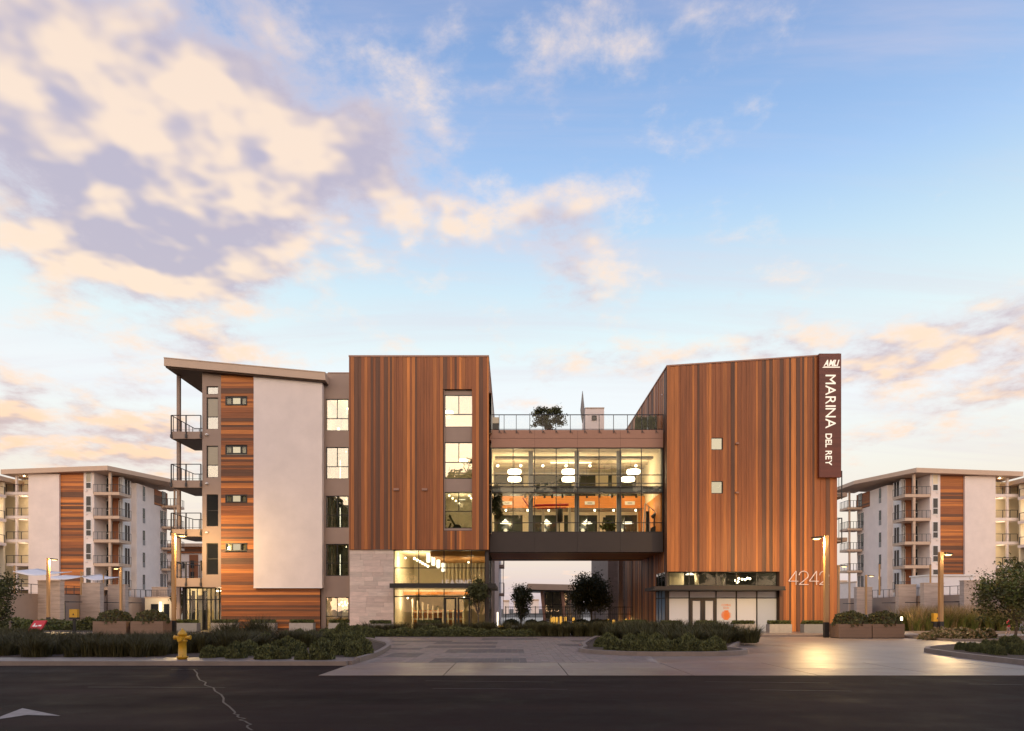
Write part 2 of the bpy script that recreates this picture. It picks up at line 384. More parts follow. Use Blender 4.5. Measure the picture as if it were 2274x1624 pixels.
sheet('plaza_pavement', M['concrete'], [(-110, 19.3), (110, 19.3), (110, 125), (-110, 125)], -.004)
# lane marking, cracks
def strip(name, m, pts, wd, z=.004):
    mb = MB()
    for (ax, ay), (bx_, by) in zip(pts[:-1], pts[1:]):
        d = Vector((bx_-ax, by-ay)).normalized(); nx, ny = -d.y*wd/2, d.x*wd/2
        mb.quad((ax+nx, ay+ny, z), (bx_+nx, by+ny, z), (bx_-nx, by-ny, z), (ax-nx, ay-ny, z))
    return tag(mb.build(name, m), kind='structure')
ax_ = [G(0, 1592), G(50, 1573), G(135, 1590), G(60, 1588), G(0, 1597)]
sheet('lane_arrow_marking', M['marking'], ax_, .004)
def wavy(x0, y0, x1, y1, n=14, a=.5):
    p, q = G(x0, y0), G(x1, y1); out = []
    for i in range(n+1):
        t = i/n; k = math.sin(t*math.pi)
        out.append((p[0]+(q[0]-p[0])*t+random.uniform(-a, a)*k*.4, p[1]+(q[1]-p[1])*t+random.uniform(-a, a)*k*.15))
    return out
for x0, y0, x1, y1, wd in ((430, 1487, 520, 1580, .035), (520, 1580, 560, 1622, .03), (195, 1526, 500, 1527, .035), (945, 1512, 1230, 1515, .03), (960, 1529, 1260, 1531, .035),
                           (1565, 1514, 1840, 1517, .035), (1665, 1532, 1890, 1535, .035), (2150, 1519, 2270, 1521, .03), (380, 1487, 440, 1487, .05)):
    strip('crack_seal_line', M['seal'], wavy(x0, y0, x1, y1, a=.25), wd)
# driveway apron: concrete slabs
apron = thing('driveway_apron', 'pale concrete slab apron between road edge and block paving', 'pavement', (0, 18, 0)); apron['kind'] = 'structure'; del apron['category']; del apron['label']
for x0, x1 in [(-4.65+3.0*i, -4.65+3.0*(i+1)) for i in range(14)]:
    k = random.uniform(.92, 1.06); c = (.195*k, .148*k, .126*k)
    piece('concrete_slab', M['sidewalk'], apron, x0+.012, x1-.012, 16.35, 18.1, -.05, .006, c)
    piece('concrete_slab', M['sidewalk'], apron, x0+.012, x1-.012, 18.12, 20.17, -.05, .006+.002*random.random(), tuple(v*1.06 for v in c))
bx('gutter_joint', M['asphalt'], apron, -4.65, 37.3, 16.36, 20.16, -.05, -.002)
# left kerb and walk
walk = thing('roadside_walk', '', '', (-20, 20, 0)); walk['kind'] = 'structure'
for k_ in ('label', 'category'):
    if k_ in walk: del walk[k_]
xs = -4.55
while xs > -62:
    k = random.uniform(.9, 1.06)
    piece('concrete_slab', M['sidewalk'], walk, xs-2.38, xs, 19.42, 20.75, -.02, .12, (.20*k, .153*k, .132*k)); xs -= 2.4
MB().box(-62, -4.66, 19.2, 19.405, -.02, .125).build('kerb', M['kerb'], walk)
# block paving: nearest 300 as pieces, the rest joined
PW, PD = .225, .45
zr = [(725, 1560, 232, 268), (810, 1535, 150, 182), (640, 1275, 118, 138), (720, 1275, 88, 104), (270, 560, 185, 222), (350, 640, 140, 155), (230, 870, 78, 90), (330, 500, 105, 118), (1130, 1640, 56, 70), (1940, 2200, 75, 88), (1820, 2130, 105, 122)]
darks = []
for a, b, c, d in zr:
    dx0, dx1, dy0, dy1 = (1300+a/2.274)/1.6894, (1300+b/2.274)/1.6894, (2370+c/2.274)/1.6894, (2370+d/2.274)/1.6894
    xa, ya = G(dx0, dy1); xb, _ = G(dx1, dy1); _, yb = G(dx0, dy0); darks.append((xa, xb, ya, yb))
paving = thing('block_paving', '', '', (0, 28, 0)); paving['kind'] = 'structure'
for k_ in ('label', 'category'):
    if k_ in paving: del paving[k_]
cells = []
for r in range(42):
    y = 20.2+r*PD; xl = -4.4-(.0 if y < 21 else .09*(y-21))-(.1*(y-28) if y > 28 else 0); xr = 4.3+.11*(y-20)
    for c in range(-80, 80):
        x = c*PW
        if x < xl or x+PW > xr: continue
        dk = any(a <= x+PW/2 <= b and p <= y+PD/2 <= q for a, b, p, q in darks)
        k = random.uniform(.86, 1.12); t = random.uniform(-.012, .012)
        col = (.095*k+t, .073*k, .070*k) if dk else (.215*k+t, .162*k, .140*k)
        cells.append((y*1.0+abs(x)*.25, x, y, col))
cells.sort()
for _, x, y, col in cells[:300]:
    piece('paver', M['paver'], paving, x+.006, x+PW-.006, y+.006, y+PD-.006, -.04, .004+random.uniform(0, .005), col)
mb = MB(); cols = []
for _, x, y, col in cells[300:]:
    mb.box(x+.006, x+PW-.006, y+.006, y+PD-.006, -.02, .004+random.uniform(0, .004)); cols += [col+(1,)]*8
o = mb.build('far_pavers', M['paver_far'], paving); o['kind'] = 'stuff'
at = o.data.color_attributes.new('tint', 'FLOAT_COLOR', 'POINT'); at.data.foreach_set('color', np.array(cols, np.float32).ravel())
sheet('paving_bed', M['mortar'], [(-4.7, 20.18), (4.35, 20.18), (6.35, 38.6), (-8.2, 38.6), (-5.2, 29)], -.001, paving)
# kerbed beds
def kerb_line(name, pts, wd=.16, h=.15, closed=False):
    mb = MB(); P_ = [Vector(p) for p in pts]; n = len(P_); L_, R_ = [], []
    for i in range(n):
        a = P_[i-1] if (closed or i) else P_[i]; b = P_[(i+1) % n] if (closed or i < n-1) else P_[i]
        d = (b-a).normalized(); nv = Vector((-d.y, d.x))*wd/2; L_.append(P_[i]+nv); R_.append(P_[i]-nv)
    for i in range(n if closed else n-1):
        j = (i+1) % n
        mb.add([(L_[i].x, L_[i].y, -.02), (L_[j].x, L_[j].y, -.02), (R_[j].x, R_[j].y, -.02), (R_[i].x, R_[i].y, -.02),
                (L_[i].x, L_[i].y, h), (L_[j].x, L_[j].y, h), (R_[j].x, R_[j].y, h), (R_[i].x, R_[i].y, h)],
               [(4, 5, 6, 7), (0, 4, 7, 3), (1, 2, 6, 5), (0, 1, 5, 4), (3, 7, 6, 2)])
    return tag(mb.build(name, M['kerb']), kind='structure')
def arc(c, r, a0, a1, n=8): return [(c[0]+r*math.cos(R(a0+(a1-a0)*i/n)), c[1]+r*math.sin(R(a0+(a1-a0)*i/n))) for i in range(n+1)]
lb = [(-62, 20.75), (-4.9, 20.75), (-4.75, 22.5), (-4.9, 25), (-5.15, 27.6), (-5.6, 29.6), (-6.4, 31.6), (-7.2, 34), (-8.4, 35.6), (-62, 35.6)]
sheet('planting_bed', M['soil'], lb, .10)
kerb_line('bed_kerb', [(-4.62, 20.3), (-4.55, 22.5), (-4.72, 25), (-5.0, 27.7), (-5.45, 29.7), (-6.25, 31.7), (-7.05, 34.1), (-8.4, 35.7), (-11, 35.75)])
isl = arc((4.55, 25.4), 2.3, 270, 150, 8)+[(2.75, 29.2), (3.3, 32), (4.2, 36.5), (5.2, 36.5), (11.2, 36.5), (11.0, 33), (9.2, 29)]+arc((6.1, 25.2), 2.1, 25, -90, 8)
isl = [(x+.3, y) for x, y in isl]
sheet('island_bed', M['soil'], isl, .10)
kerb_line('island_kerb', isl, closed=True)
rb = [(16.1, 26.4), (15.3, 25.2), (14.8, 22.5), (14.55, 19.2), (14.6, 17.5), (40, 17.5), (40, 31), (23, 29.8), (18.0, 28.0)]
sheet('corner_bed', M['soil'], rb, .10)
kerb_line('corner_bed_kerb', rb, closed=True)
hb = [(-12.5, 38.6), (8.6, 38.6), (8.6, 42.2), (-12.5, 42.2)]
sheet('hedge_bed', M['soil'], hb, .02)
# raised walk in front of the corner building, right
MB().xy([(9.2, 38.9), (24, 38.9), (24, 40), (26, 44.9), (9.2, 44.9)], -.02, .10).build('entrance_walk', M['concrete'])['kind'] = 'structure'
kerb_line('entrance_kerb', [(9.2, 38.8), (23.9, 38.8), (24.4, 40.2)], .16, .13)
sheet('far_planting', M['soil'], [(-62, 47.5), (-25.5, 47.5), (-25.5, 60), (-62, 60)], .02)
fb = [(24.3, 44), (48, 44), (48, 60), (24.3, 60)]
sheet('grass_bed', M['soil'], fb, .02)
kerb_line('grass_bed_kerb', [(24.3, 44), (48, 44)], .25, .16)
nb_ = [(21.6, 33.5), (31, 33.5), (31, 37.6), (21.6, 37.6)]
sheet('flower_bed', M['soil'], nb_, .06)
kerb_line('flower_bed_kerb', nb_, .2, .12, True)

for pts in ([(9.0, 21), (9.4, 38)], [(12.4, 20.3), (13.2, 38)], [(16.6, 27), (17.2, 38)], [(6.2, 20.3), (6.3, 22.8)], [(8.9, 24.6), (15, 24.6)], [(9.3, 29.4), (20, 29.4)], [(9.3, 34), (21.4, 34)]):
    strip('pavement_joint', M['mortar'], pts, .018, 0.0)
# ================================================================== main building
def wall(parent, name, m, x0, x1, z0, z1, y0, y1, holes=()):
    mb = MB(); zs = sorted({z0, z1, *[h for o_ in holes for h in o_[2:]]}); zs = [z for z in zs if z0 <= z <= z1]
    for a, b in zip(zs[:-1], zs[1:]):
        c = (a+b)/2; hx = sorted((h[0], h[1]) for h in holes if h[2] < c < h[3]); p = x0
        for u, v in hx:
            if u > p: mb.box(p, u, y0, y1, a, b)
            p = max(p, v)
        if x1 > p: mb.box(p, x1, y0, y1, a, b)
    return mb.build(name, M[m], parent)
def vboards(parent, x0, x1, zb, zt, y, holes=(), dark=.25, wmin=.13):
    """upright cedar boards over x0..x1; zb, zt functions of x"""
    x = x0
    while x < x1-.02:
        wd = random.choice((wmin, wmin*1.25, wmin*1.6, wmin*2.0)); e = min(x+wd, x1)
        if x1-e < .08: e = x1
        c = (x+e)/2; lo, hi = zb(c), zt(c); d = random.choice((0, 0, .012, .022)); col = wcol(dark)
        segs = [(lo, hi)]
        for h in holes:
            if h[0] < c < h[1]: segs = [s for a, b in segs for s in ((a, min(b, h[2])), (max(a, h[3]), b)) if s[1]-s[0] > .05]
        for a, b in segs: piece('board', M['wood_v'], parent, x+.004, e-.004, y-.05+d, y+.02, a, b, col)
        x = e
def pend(name, label, loc, power, mesh, m='lamp', group=None, col=(1, .78, .48), cat='lamp'):
    t = thing(name, label, cat, loc, group); mesh.build('lamp_shade', M[m], t, True)
    if power: lightpt('bulb_light', (loc[0], loc[1], loc[2]-.28), power, t, col)
    return t
def sphere(c, r, n=10): return MB().lathe([(max(.002, r*math.sin(math.pi*i/n)), -r*math.cos(math.pi*i/n)) for i in range(n+1)], c, 12)
# ------------------------------------------------ left wing
YW = 46.95
wing = thing('apartment_wing', 'left apartment wing with sloping flat roof, white stucco panel, cedar strip and corner balconies', 'building', (-17.3, 50, 0))
x = lambda p: X(p, YW); z = lambda p: Z(p, YW)
xa, xb, xc, xd, xe = x(449), x(490.7), x(565.8), x(717), x(721)
strip_w = []
for i, (ya, yb) in enumerate(((1169, 1098), (1276, 1206))): strip_w.append((x(458.5), x(484.5), z(ya), z(yb), 'dark'))
strip_w += [(x(458.5), x(484.5), z(1061), z(990), 'two'), (x(458.5), x(484.5), z(953.7), z(883), 'two'), (x(458.5), x(484.5), z(876), z(858), 'one')]
wall(wing, 'wall', 'taupe', xa, xb, z(1304), z(816), YW, YW+.25, [s[:4] for s in strip_w]); wing.children[-1]['label'] = 'narrow taupe wall strip with stacked windows'
for s in strip_w:
    if s[4] == 'dark': window(wing, *s[:4], YW+.08, (), (.5,), mat_pane=('pane_dark', 'pane_dark'))
    elif s[4] == 'two': window(wing, *s[:4], YW+.08, (), (.40,), mat_pane=('glass', 'pane_blind'))
    else: window(wing, *s[:4], YW+.08)
bx('side_wall', M['taupe'], wing, xa, xa+.2, YW+.25, 60, z(1304), z(820))
room(wing, xa+.22, xb, YW+.3, 50, z(1000), z(845), 'plaster')
for k in range(4):
    yy = 966+k*108.6
    if yy < 1290: MB().lathe([(.08, 0), (.11, .04), (.11, .10), (.04, .14)], (x(460), YW-.07, z(yy)-.06), 12).build('vent_cap', M['whitepaint'], wing, True)
# cedar strip, boards one by one
holes3 = [(x(501), x(549), z(yb), z(ya)) for ya, yb in ((881.6, 900.3), (990.3, 1008.6), (1098.8, 1116.5), (1206, 1224))]
ced = bx('cedar_wall', M['backing'], wing, xb+.01, xc, YW+.20, YW+.3, 0, z(822))
MB().box(xb+.01, x(711), YW+.08, YW+.18, 0, z(1307)).build('base_wall', M['backing'], wing)
zz = .04
while zz < z(824):
    h = random.choice((.11, .14, .14, .18, .22)); e = zz+h; col = wcol(.22)
    d = random.choice((0, 0, .012, .02))
    if e < z(1306): segs = [(xb+.012, x(710.5))]
    else:
        segs = [(xb+.012, xc-.004)]
        for hx in holes3:
            if e > hx[2]+.01 and zz < hx[3]-.01: segs = [(xb+.012, hx[0]), (hx[1], xc-.004)]
    for a, b in segs: piece('board', M['wood_h'], ced, a, b, YW-.03+d, YW+.05, zz+.004, e-.004, col)
    zz = e
for hx in holes3:
    x0, x1, z0, z1 = hx
    w_ = window(wing, x0, x1, z0, z1, YW-.06, (.30, .72), (), .07, mat_pane='clear', depth=.14)
    for v in (.16, .84): piece('blind', M['pane_blind'], w_, x0+(x1-x0)*v-.16, x0+(x1-x0)*v+.16, YW+.085, YW+.09, z0, z1)
    piece('backlit_blind', M['litblind'], w_, x0, x1, YW+.12, YW+.13, z0, z1)
# white panel
wp = MB().xz([(xc, z(1305)), (xd, z(1305)), (xd, z(836)), (xc, z(822))], YW-.22, YW+.24).build('white_wall_panel', M['white'], wing)
bx('panel_edge_trim', M['whitepaint'], wing, xc-.012, xd+.012, YW-.235, YW-.1, z(1306.5), z(1304.6))
bx('core_wall', M['taupe'], wing, xb, xd+.1, YW+.31, 60, 0, z(840))
# recessed taupe bay
YR = 47.3; rx = lambda p: X(p, YR); rz = lambda p: Z(p, YR)
rows = [(957, 886, .39), (1063.7, 993, .39), (1172, 1101, .40), (1279, 1208, .40), (1397, 1326, .40)]
rh = [(rx(722.5), rx(774), rz(a), rz(b)) for a, b, _ in rows]
wall(wing, 'bay_wall', 'taupe', rx(716), X(775, 45)+.1, 0, rz(829), YR, YR+.25, rh)
bx('bay_parapet_cap', M['brown'], wing, rx(728), X(775, 45)+.1, YR-.03, YR+.3, rz(829), rz(827.5))
for (a, b, h), hh in zip(rows, rh):
    window(wing, *hh, YR+.06, (.5,), (h,), .05, vtop=0)
    room(wing, hh[0]-1.0, hh[1]+.7, YR+.3, YR+4.5, hh[2]-.3, hh[3]+.25)
for i, hh in enumerate(rh):
    cx_, cz = (hh[0]+hh[1])/2, hh[3]
    if i == 0:
        pend('ceiling_lamp', 'added ceiling lamp brightening the top window of the recessed taupe bay', (cx_+.45, YR+1.2, cz-.35), 85, sphere((cx_+.45, YR+1.2, cz-.35), .09))  # this lamp and the next are added to brighten the top window
        pend('added_table_lamp', 'added slim table lamp brightening the top window of the recessed taupe bay', (cx_-.3, YR+1.6, hh[2]+.1), 40, MB().lathe([(.05, 0), (.09, .2), (.1, .5), (.05, .55)], (cx_-.3, YR+1.6, hh[2]+.1), 10), 'lampsoft')
    elif i < 4:
        zc = hh[2]+(hh[3]-hh[2])*.38
        nm = ('second', 'third', 'fourth')[i-1]
        pend('floor_lamp', f'tall glowing floor lamp behind the {nm} window from the top of the taupe bay', (cx_-.18, YR+1.5, hh[2]-.25), 55 if i > 1 else 75,
             MB().lathe([(.14, 0), (.13, .5), (.10, 1.2), (.16, 1.5), (.11, 1.75), (.03, 1.85)], (cx_-.18, YR+1.5, hh[2]-.25), 12), 'lampsoft')
        for q in ((-.72, -.55), (-.42, -.32), (.25, .40), (.52, .72)):
            piece('curtain', M['plaster'], wing, cx_+q[0], cx_+q[1], YR+.55, YR+.62, hh[2]-.2, hh[3]+.1)
        for q in ((-.55, -.42), (-.32, -.05), (.02, .25), (.40, .52)):
            piece('curtain', M['grey'], wing, cx_+q[0], cx_+q[1], YR+.9, YR+.95, hh[2]-.2, hh[3]-.2)
        pend('downlight', f'small downlight behind the {nm} window from the top of the taupe bay', (cx_+.45, YR+.9, hh[3]-.12), 0, sphere((cx_+.45, YR+.9, hh[3]-.12), .06))
    else:
        t = thing('chandelier', 'cluster of glowing globes behind the ground-floor window beside the stone wall', 'lamp', (cx_+.2, YR+1.3, hh[3]-.4))
        for dx, dz in ((-.4, -.1), (-.22, .05), (-.1, -.2), (.05, .08), (.12, -.16), (.3, -.02), (.42, -.14), (0, -.05)):
            sphere((cx_+.2+dx, YR+1.3+random.uniform(-.2, .2), hh[3]-.4+dz), .07, 8).build('globe', M['lamp'], t, True)
        lightpt('bulb_light', (cx_+.2, YR+1.3, hh[3]-.9), 70, t)
        piece('sideboard', M['ceilwood'], wing, cx_-.9, cx_+.9, YR+1.8, YR+2.3, .1, .85)
# roof
YE = 46.4; ex = lambda p: X(p, YE); ez = lambda p: Z(p, YE)
rp = [(ex(364), ez(812.2)), (ex(722), ez(844.5)), (ex(722), ez(827.4)), (ex(364), ez(794.5))]
rf = MB().xz(rp, YE, 60).build('roof', M['beige'], wing)
sp = [(ex(366), ez(812.5)-.004), (ex(720), ez(844.5)-.004), (ex(720), ez(844.5)-.09), (ex(366), ez(812.5)-.09)]
MB().xz(sp, YE+.12, 59.9).build('soffit', mat('soffit_wood', (.075, .042, .026), .7, .2, 6, 0, 30, (.1, 1, 1)), rf)
MB().xz([(ex(364)-.01, ez(795.6)), (ex(722)+.01, ez(828.5)), (ex(722)+.01, ez(826.6)), (ex(364)-.01, ez(793.7))], YE-.03, YE+.1).build('drip_edge', M['beige'], rf)
cxp = X(397, 48.2)
colm = bx('column', M['taupe'], wing, cxp-.11, cxp+.11, 48.1, 48.32, 0, Z(823, 48.2))
bxl, bxr = X(380, 46.9), xa
for k in range(4):
    zb = z(975+k*108.2); zt = z(959+k*108.2)
    if k == 3: zb, zt = z(1303), z(1284)
    sl_ = MB().xy([(bxl, 46.9), (bxr, 46.9), (bxr, 50.4), (bxl, 50.4)], zb, zt).build('balcony', M['taupe'], wing)
    MB().xy([(bxl+.1, 47.0), (bxr, 47.0), (bxr, 50.3), (bxl+.1, 50.3)], zb-.03, zb-.002).build('balcony_underside', M['bronze'], sl_)
    m = MB()
    for (ax, ay), (bx_, by), nb in (((bxl+.03, 46.87), (bxr-.05, 46.87), 0), ((bxl+.03, 46.87), (bxl+.03, 50.3), 6), ((bxl+.03, 50.3), (bxr, 50.3), 3)):
        m.tube((ax, ay, zt+1.1), (bx_, by, zt+1.1), .03, n=6).tube((ax, ay, zt+.1), (bx_, by, zt+.1), .016, n=4)
        for i in range(nb):
            t = (i+.5)/nb; m.box(ax+(bx_-ax)*t-.02, ax+(bx_-ax)*t+.02, ay+(by-ay)*t-.02, ay+(by-ay)*t+.02, zt+.05, zt+1.1)
    for f in (0, .5, 1): m.box(bxl+(bxr-bxl-.08)*f, bxl+(bxr-bxl-.08)*f+.06, 46.82, 46.9, zb+.05, zt+1.1)
    for f in (0, .5, 1): m.box(bxl+(bxr-bxl-.08)*f-.03, bxl+(bxr-bxl-.08)*f+.09, 46.8, 46.9, zb+.05, zb+.28)
    m.build('railing', M['rail'], sl_)
# ground-floor entrance of the wing
bx('entrance_lintel', M['taupe'], wing, X(410, YW), xb, YW+.002, 52, z(1303)+.004, z(1284)-.004)
YG = 48.4; gx = lambda p: X(p, YG); gz = lambda p: Z(p, YG)
ent = window(wing, gx(412), gx(488), .05, gz(1305), YG, (.12, .34, .50, .62, .74, .87), (.72,), .07, 'clear', 'entrance_glazing')
bx('corner_post', M['dark'], wing, gx(406), gx(412), YG-.05, YG+.3, 0, gz(1305))
room(wing, gx(407), gx(490), YG+.3, YG+6, 0, gz(1303)+.1)
for a, b in ((447, 456), (424, 431)): piece('door_leaf', M['dark'], ent, gx(a), gx(b), YG+.12, YG+.2, .05, gz(1312))
for a, b, mm in ((470, 478, 'whitepaint'), (481, 489, 'whitepaint'), (417, 423, 'whitepaint'), (433, 443, 'plaster')): piece('curtain', M[mm], ent, gx(a), gx(b), YG+.4, YG+.46, .05, gz(1322))
pend('ceiling_lamp', 'ceiling lamp inside the glazed entrance under the left balconies', (gx(465), YG+1.5, gz(1310)), 130, MB().lathe([(.1, -.1), (.2, 0)], (gx(465), YG+1.5, gz(1310)), 12))
# ------------------------------------------------ timber block over the leasing lobby
YF = 45.0; x = lambda p: X(p, YF); z = lambda p: Z(p, YF)
tb = thing('leasing_building', 'tall flat-topped timber-clad block above a stone wall and glazed leasing lobby', 'building', (-6, 50, 0))
wh = (x(986), x(1050), z(1178), z(866))
fr_ = wall(tb, 'facade', 'backing', x(775.5), x(1084.5), z(1220), z(791), YF+.03, YF+.3, [wh])
vboards(fr_, x(775), x(1085), lambda c: z(1220)-.02, lambda c: z(793), YF, [(wh[0]-.03, wh[1]+.03, wh[2]-.03, wh[3]+.03)])
bx('parapet_cap', M['brown'], tb, x(774.3), x(1085.6), YF-.07, 60, z(793.5), z(790))
xr_ = x(1085)
bx('side_wall', M['backing'], tb, xr_-.3, xr_-.04, YF+.3, 60, z(1220), z(793))
sw = tb.children[-1]; yy = YF
while yy < 59.5:
    d = random.choice((.2, .3, .4)); piece('board', M['wood_v'], sw, xr_-.05, xr_-random.choice((0, .02)), yy+.005, yy+d-.005, z(1220), z(793), wcol(.3)); yy += d
bx('rear_wall', M['taupe'], tb, x(775), xr_, 59.7, 60, 0, z(793))
bx('roof_deck', M['taupe'], tb, x(775.5), xr_-.05, YF+.3, 59.7, z(800), z(797))
bx('side_return', M['wood_v'], tb, x(775)-.001, x(775)+.05, YF+.03, YR, z(1220), z(793)); tb.children[-1].color = (.2, .08, .035, 1)
# window column
mb = MB()
for a, b in ((1178, 1173), (1092, 1063), (981, 948), (876, 866)): mb.box(wh[0], wh[1], YF+.12, YF+.25, z(a), z(b))
mb.box(wh[0]-.02, wh[0]+.02, YF+.0, YF+.25, wh[2], wh[3]).box(wh[1]-.02, wh[1]+.02, YF, YF+.25, wh[2], wh[3])
mb.build('window_bay', M['taupe'], tb)
for k, (a, b, h) in enumerate(((948, 876, .40), (1063, 981.5, .455), (1173, 1092, .47))):
    window(tb, wh[0]+.02, wh[1]-.02, z(a), z(b), YF+.14, (.5,), (h,), .05, vtop=0)
    room(tb, wh[0]-1.5, wh[1]+1.2, YF+.35, YF+5, z(a)-.3, z(b)+.2)
    if k < 2:
        cx_ = wh[0]+(.1 if k == 0 else .75)*(wh[1]-wh[0])*.8; zc = z(b)-(.75 if k == 0 else .9)
        pend('pendant_lamp', ('oval pendant lamp behind the top window of the timber block', 'wide pendant lamp behind the middle window of the timber block')[k], (cx_, YF+1.6, zc), (95, 120)[k],
             MB().lathe([(.05, -.1), (.30, -.08), (.34, 0), (.30, .08), (.05, .1)], (cx_, YF+1.6, zc), 16))
for k in range(8):
    side = k % 2; d = k//2; px = wh[0]+.25 if not side else wh[1]-.3
    c = (px+(.14 if not side else .06)*d, YF+.9+d*1.0, z(1094)-.05-.02*d)
    pend('downlight', f'{ORD[d]} downlight from the glass in the {("left", "right")[side]} row behind the lowest timber block window', c, 0, sphere(c, .075, 8), group='downlights in the timber block gym window')
lt = thing('ceiling_light_panel', 'wide ceiling light above the exercise bike in the timber block', 'lamp', (x(1018), YF+3, z(1096)))
bx('diffuser', M['lampsoft'], lt, x(1010), x(1026), YF+2.9, YF+3.1, z(1094), z(1093)); lightpt('bulb_light', (x(1018), YF+2.5, z(1110)), 90, lt)
# exercise bike in that window
bk = thing('exercise_bike', 'black exercise bike silhouetted behind the lowest window of the timber block', 'exercise bike', (x(1003), YF+1.0, z(1173)-.3))
zb0 = z(1173)-.3
MB().tube((x(994), YF+1, zb0+1.25), (x(1012), YF+1, zb0+.35), .07, n=8).tube((x(990), YF+1, zb0+.15), (x(998), YF+1, zb0+.75), .06, n=8).tube((x(988), YF+1, zb0+.05), (x(1014), YF+1, zb0+.05), .06).build('frame', M['black'], bk, True)
MB().lathe([(.02, -.04), (.12, -.03), (.12, .03), (.03, .05)], (x(993), YF+1, zb0+.95), 10).build('saddle', M['black'], bk, True)
MB().tube((x(994), YF+.95, zb0+1.3), (x(999), YF+.95, zb0+1.2), .04).build('handlebar', M['black'], bk)
MB().tube((x(1012), YF+.95, zb0+.35), (x(1012), YF+1.05, zb0+.35), .32, n=20).build('flywheel', M['black'], bk)
for p in (880, 943):
    t = bx('wall_light', M['brown'], tb, x(p)-.18, x(p)+.18, YF-.13, YF-.05, z(1090), z(1085))
# stone wall: every block
st = bx('stone_wall', M['mortar'], tb, x(776)+.01, x(873)-.01, YF+.10, YF+.5, 0, z(1220)-.02)
zz = 0.02; r_ = 0
while zz < z(1221)-.05:
    h = random.choice((.2, .3, .3, .4)); e = min(zz+h, z(1220)-.03); xx = x(776); first = True
    while xx < x(873)-.05:
        l_ = random.uniform(.5, 1.25); e2 = min(xx+l_, x(873))
        if x(873)-e2 < .25: e2 = x(873)
        k = random.uniform(.88, 1.1); t = random.uniform(-.02, .02)
        piece('stone', M['stone'], st, xx+.004, e2-.004, YF+.05+random.uniform(-.008, .008), YF+.14, zz+.004, e-.004, (.68*k+t, .54*k, .46*k)); xx = e2
    zz = e; r_ += 1
# lobby glazing
YL = 45.35; lx = lambda p: X(p, YL); lz = lambda p: Z(p, YL)
fx = lambda p: (p-874)/(1078-874)
up = window(tb, lx(874), lx(1078), lz(1297), lz(1220)-.02, YL, (fx(929.5), fx(985.6), fx(1046)), ((1297-1261)/(1297-1220.),), .055, 'clear', 'lobby_glazing')
lo = window(tb, lx(874), lx(1078), .06, lz(1307), YL, (fx(929.5), fx(985.6), fx(1046)), ((1399-1324)/(1399-1307.),), .06, 'clear', 'lobby_glazing')
for a, b in ((987, 1013), (1016, 1044)):
    d_ = window(tb, lx(a), lx(b), .06, lz(1327), YL-.07, (), (), .11, 'clear', 'door', depth=.06)
    bx('door_handle', M['rail'], d_, lx(b if a == 987 else a)-(.12 if a == 987 else -.08), lx(b if a == 987 else a)-(.08 if a == 987 else -.12), YL-.14, YL-.1, .8, 1.5)
bx('corner_column', M['bronze'], tb, lx(1078), xr_-.02, YL-.05, YL+.35, 0, z(1220))
bx('lobby_soffit_beam', M['bronze'], tb, x(873), xr_-.01, YF+.02, YL+.4, z(1220)-.06, z(1220)+.05)
cn = bx('canopy', M['bronze'], tb, x(872), x(1101), YF-1.1, YL+.1, z(1306), z(1298)); bx('canopy_edge', M['dark'], cn, x(871.5), x(1101.5), YF-1.13, YF-1.10, z(1307), z(1297))
bx('canopy_return', M['bronze'], cn, xr_+.0, x(1101)-.002, YL+.1, 52, z(1305.9), z(1298.1))
# side glazing of the lobby along the passage
for i in range(5):
    y0 = YL+.4+i*1.6
    fr2 = MB().box(xr_-.1, xr_-.04, y0, y0+.08, .05, z(1222)).build('mullion', M['dark'], tb)
    piece('pane', M['clear'], fr2, xr_-.075, xr_-.063, y0+.08, y0+1.6, .05, z(1222))
bx('passage_wall', M['taupe'], tb, xr_-.3, xr_-.05, YL+8.6, 60, 0, z(1220))
# letters
def letters(parent, text, m, h, start, ux, uz, depth=.05, gap=.16, bold=0., name='letter', space=.5, fit=None):
    """one mesh per character; ux/uz = world x,z of the text's right and up directions; fit = total length"""
    cu = bpy.data.curves.new('t', 'FONT'); ob = bpy.data.objects.new('t', cu); COL.objects.link(ob)
    cu.body = 'H'; cu.size = 1; bpy.context.view_layer.update(); cap = ob.dimensions.y; got = []
    for ch in text:
        if ch == ' ': got.append(None); continue
        cu.body = ch; cu.size = h/cap; cu.extrude = depth/2; cu.offset = bold; bpy.context.view_layer.update()
        me = bpy.data.meshes.new_from_object(ob.evaluated_get(bpy.context.evaluated_depsgraph_get()))
        co = np.zeros(len(me.vertices)*3); me.vertices.foreach_get('co', co); got.append((me, co.reshape(-1, 3)))
    bpy.data.objects.remove(ob); bpy.data.curves.remove(cu)
    wds = [g[1][:, 0].max()-g[1][:, 0].min() if g else space*h for g in got]; kx_ = 1.
    if fit:
        g_ = (fit-sum(wds))/(len(text)-1)
        if g_ < .10*h: kx_ = (fit-.10*h*(len(text)-1))/sum(wds); g_ = .10*h
    else: g_ = gap*h
    p = 0
    for g, wd in zip(got, wds):
        if g:
            me, co = g; q = np.empty_like(co); a = (co[:, 0]-co[:, 0].min())*kx_+p
            q[:, 0] = start[0]+a*ux[0]+co[:, 1]*uz[0]; q[:, 2] = start[2]+a*ux[1]+co[:, 1]*uz[1]; q[:, 1] = start[1]-co[:, 2]
            me.vertices.foreach_set('co', q.ravel()); me.materials.clear(); me.materials.append(m); me.name = name
            link(bpy.data.objects.new(name, me), parent)
        p += wd*kx_+g_
    return p
ls = thing('leasing_sign', 'white LEASING letters standing on the dark lobby canopy', 'sign', (X(1014, 43.95), 43.95, Z(1298, 43.95)))
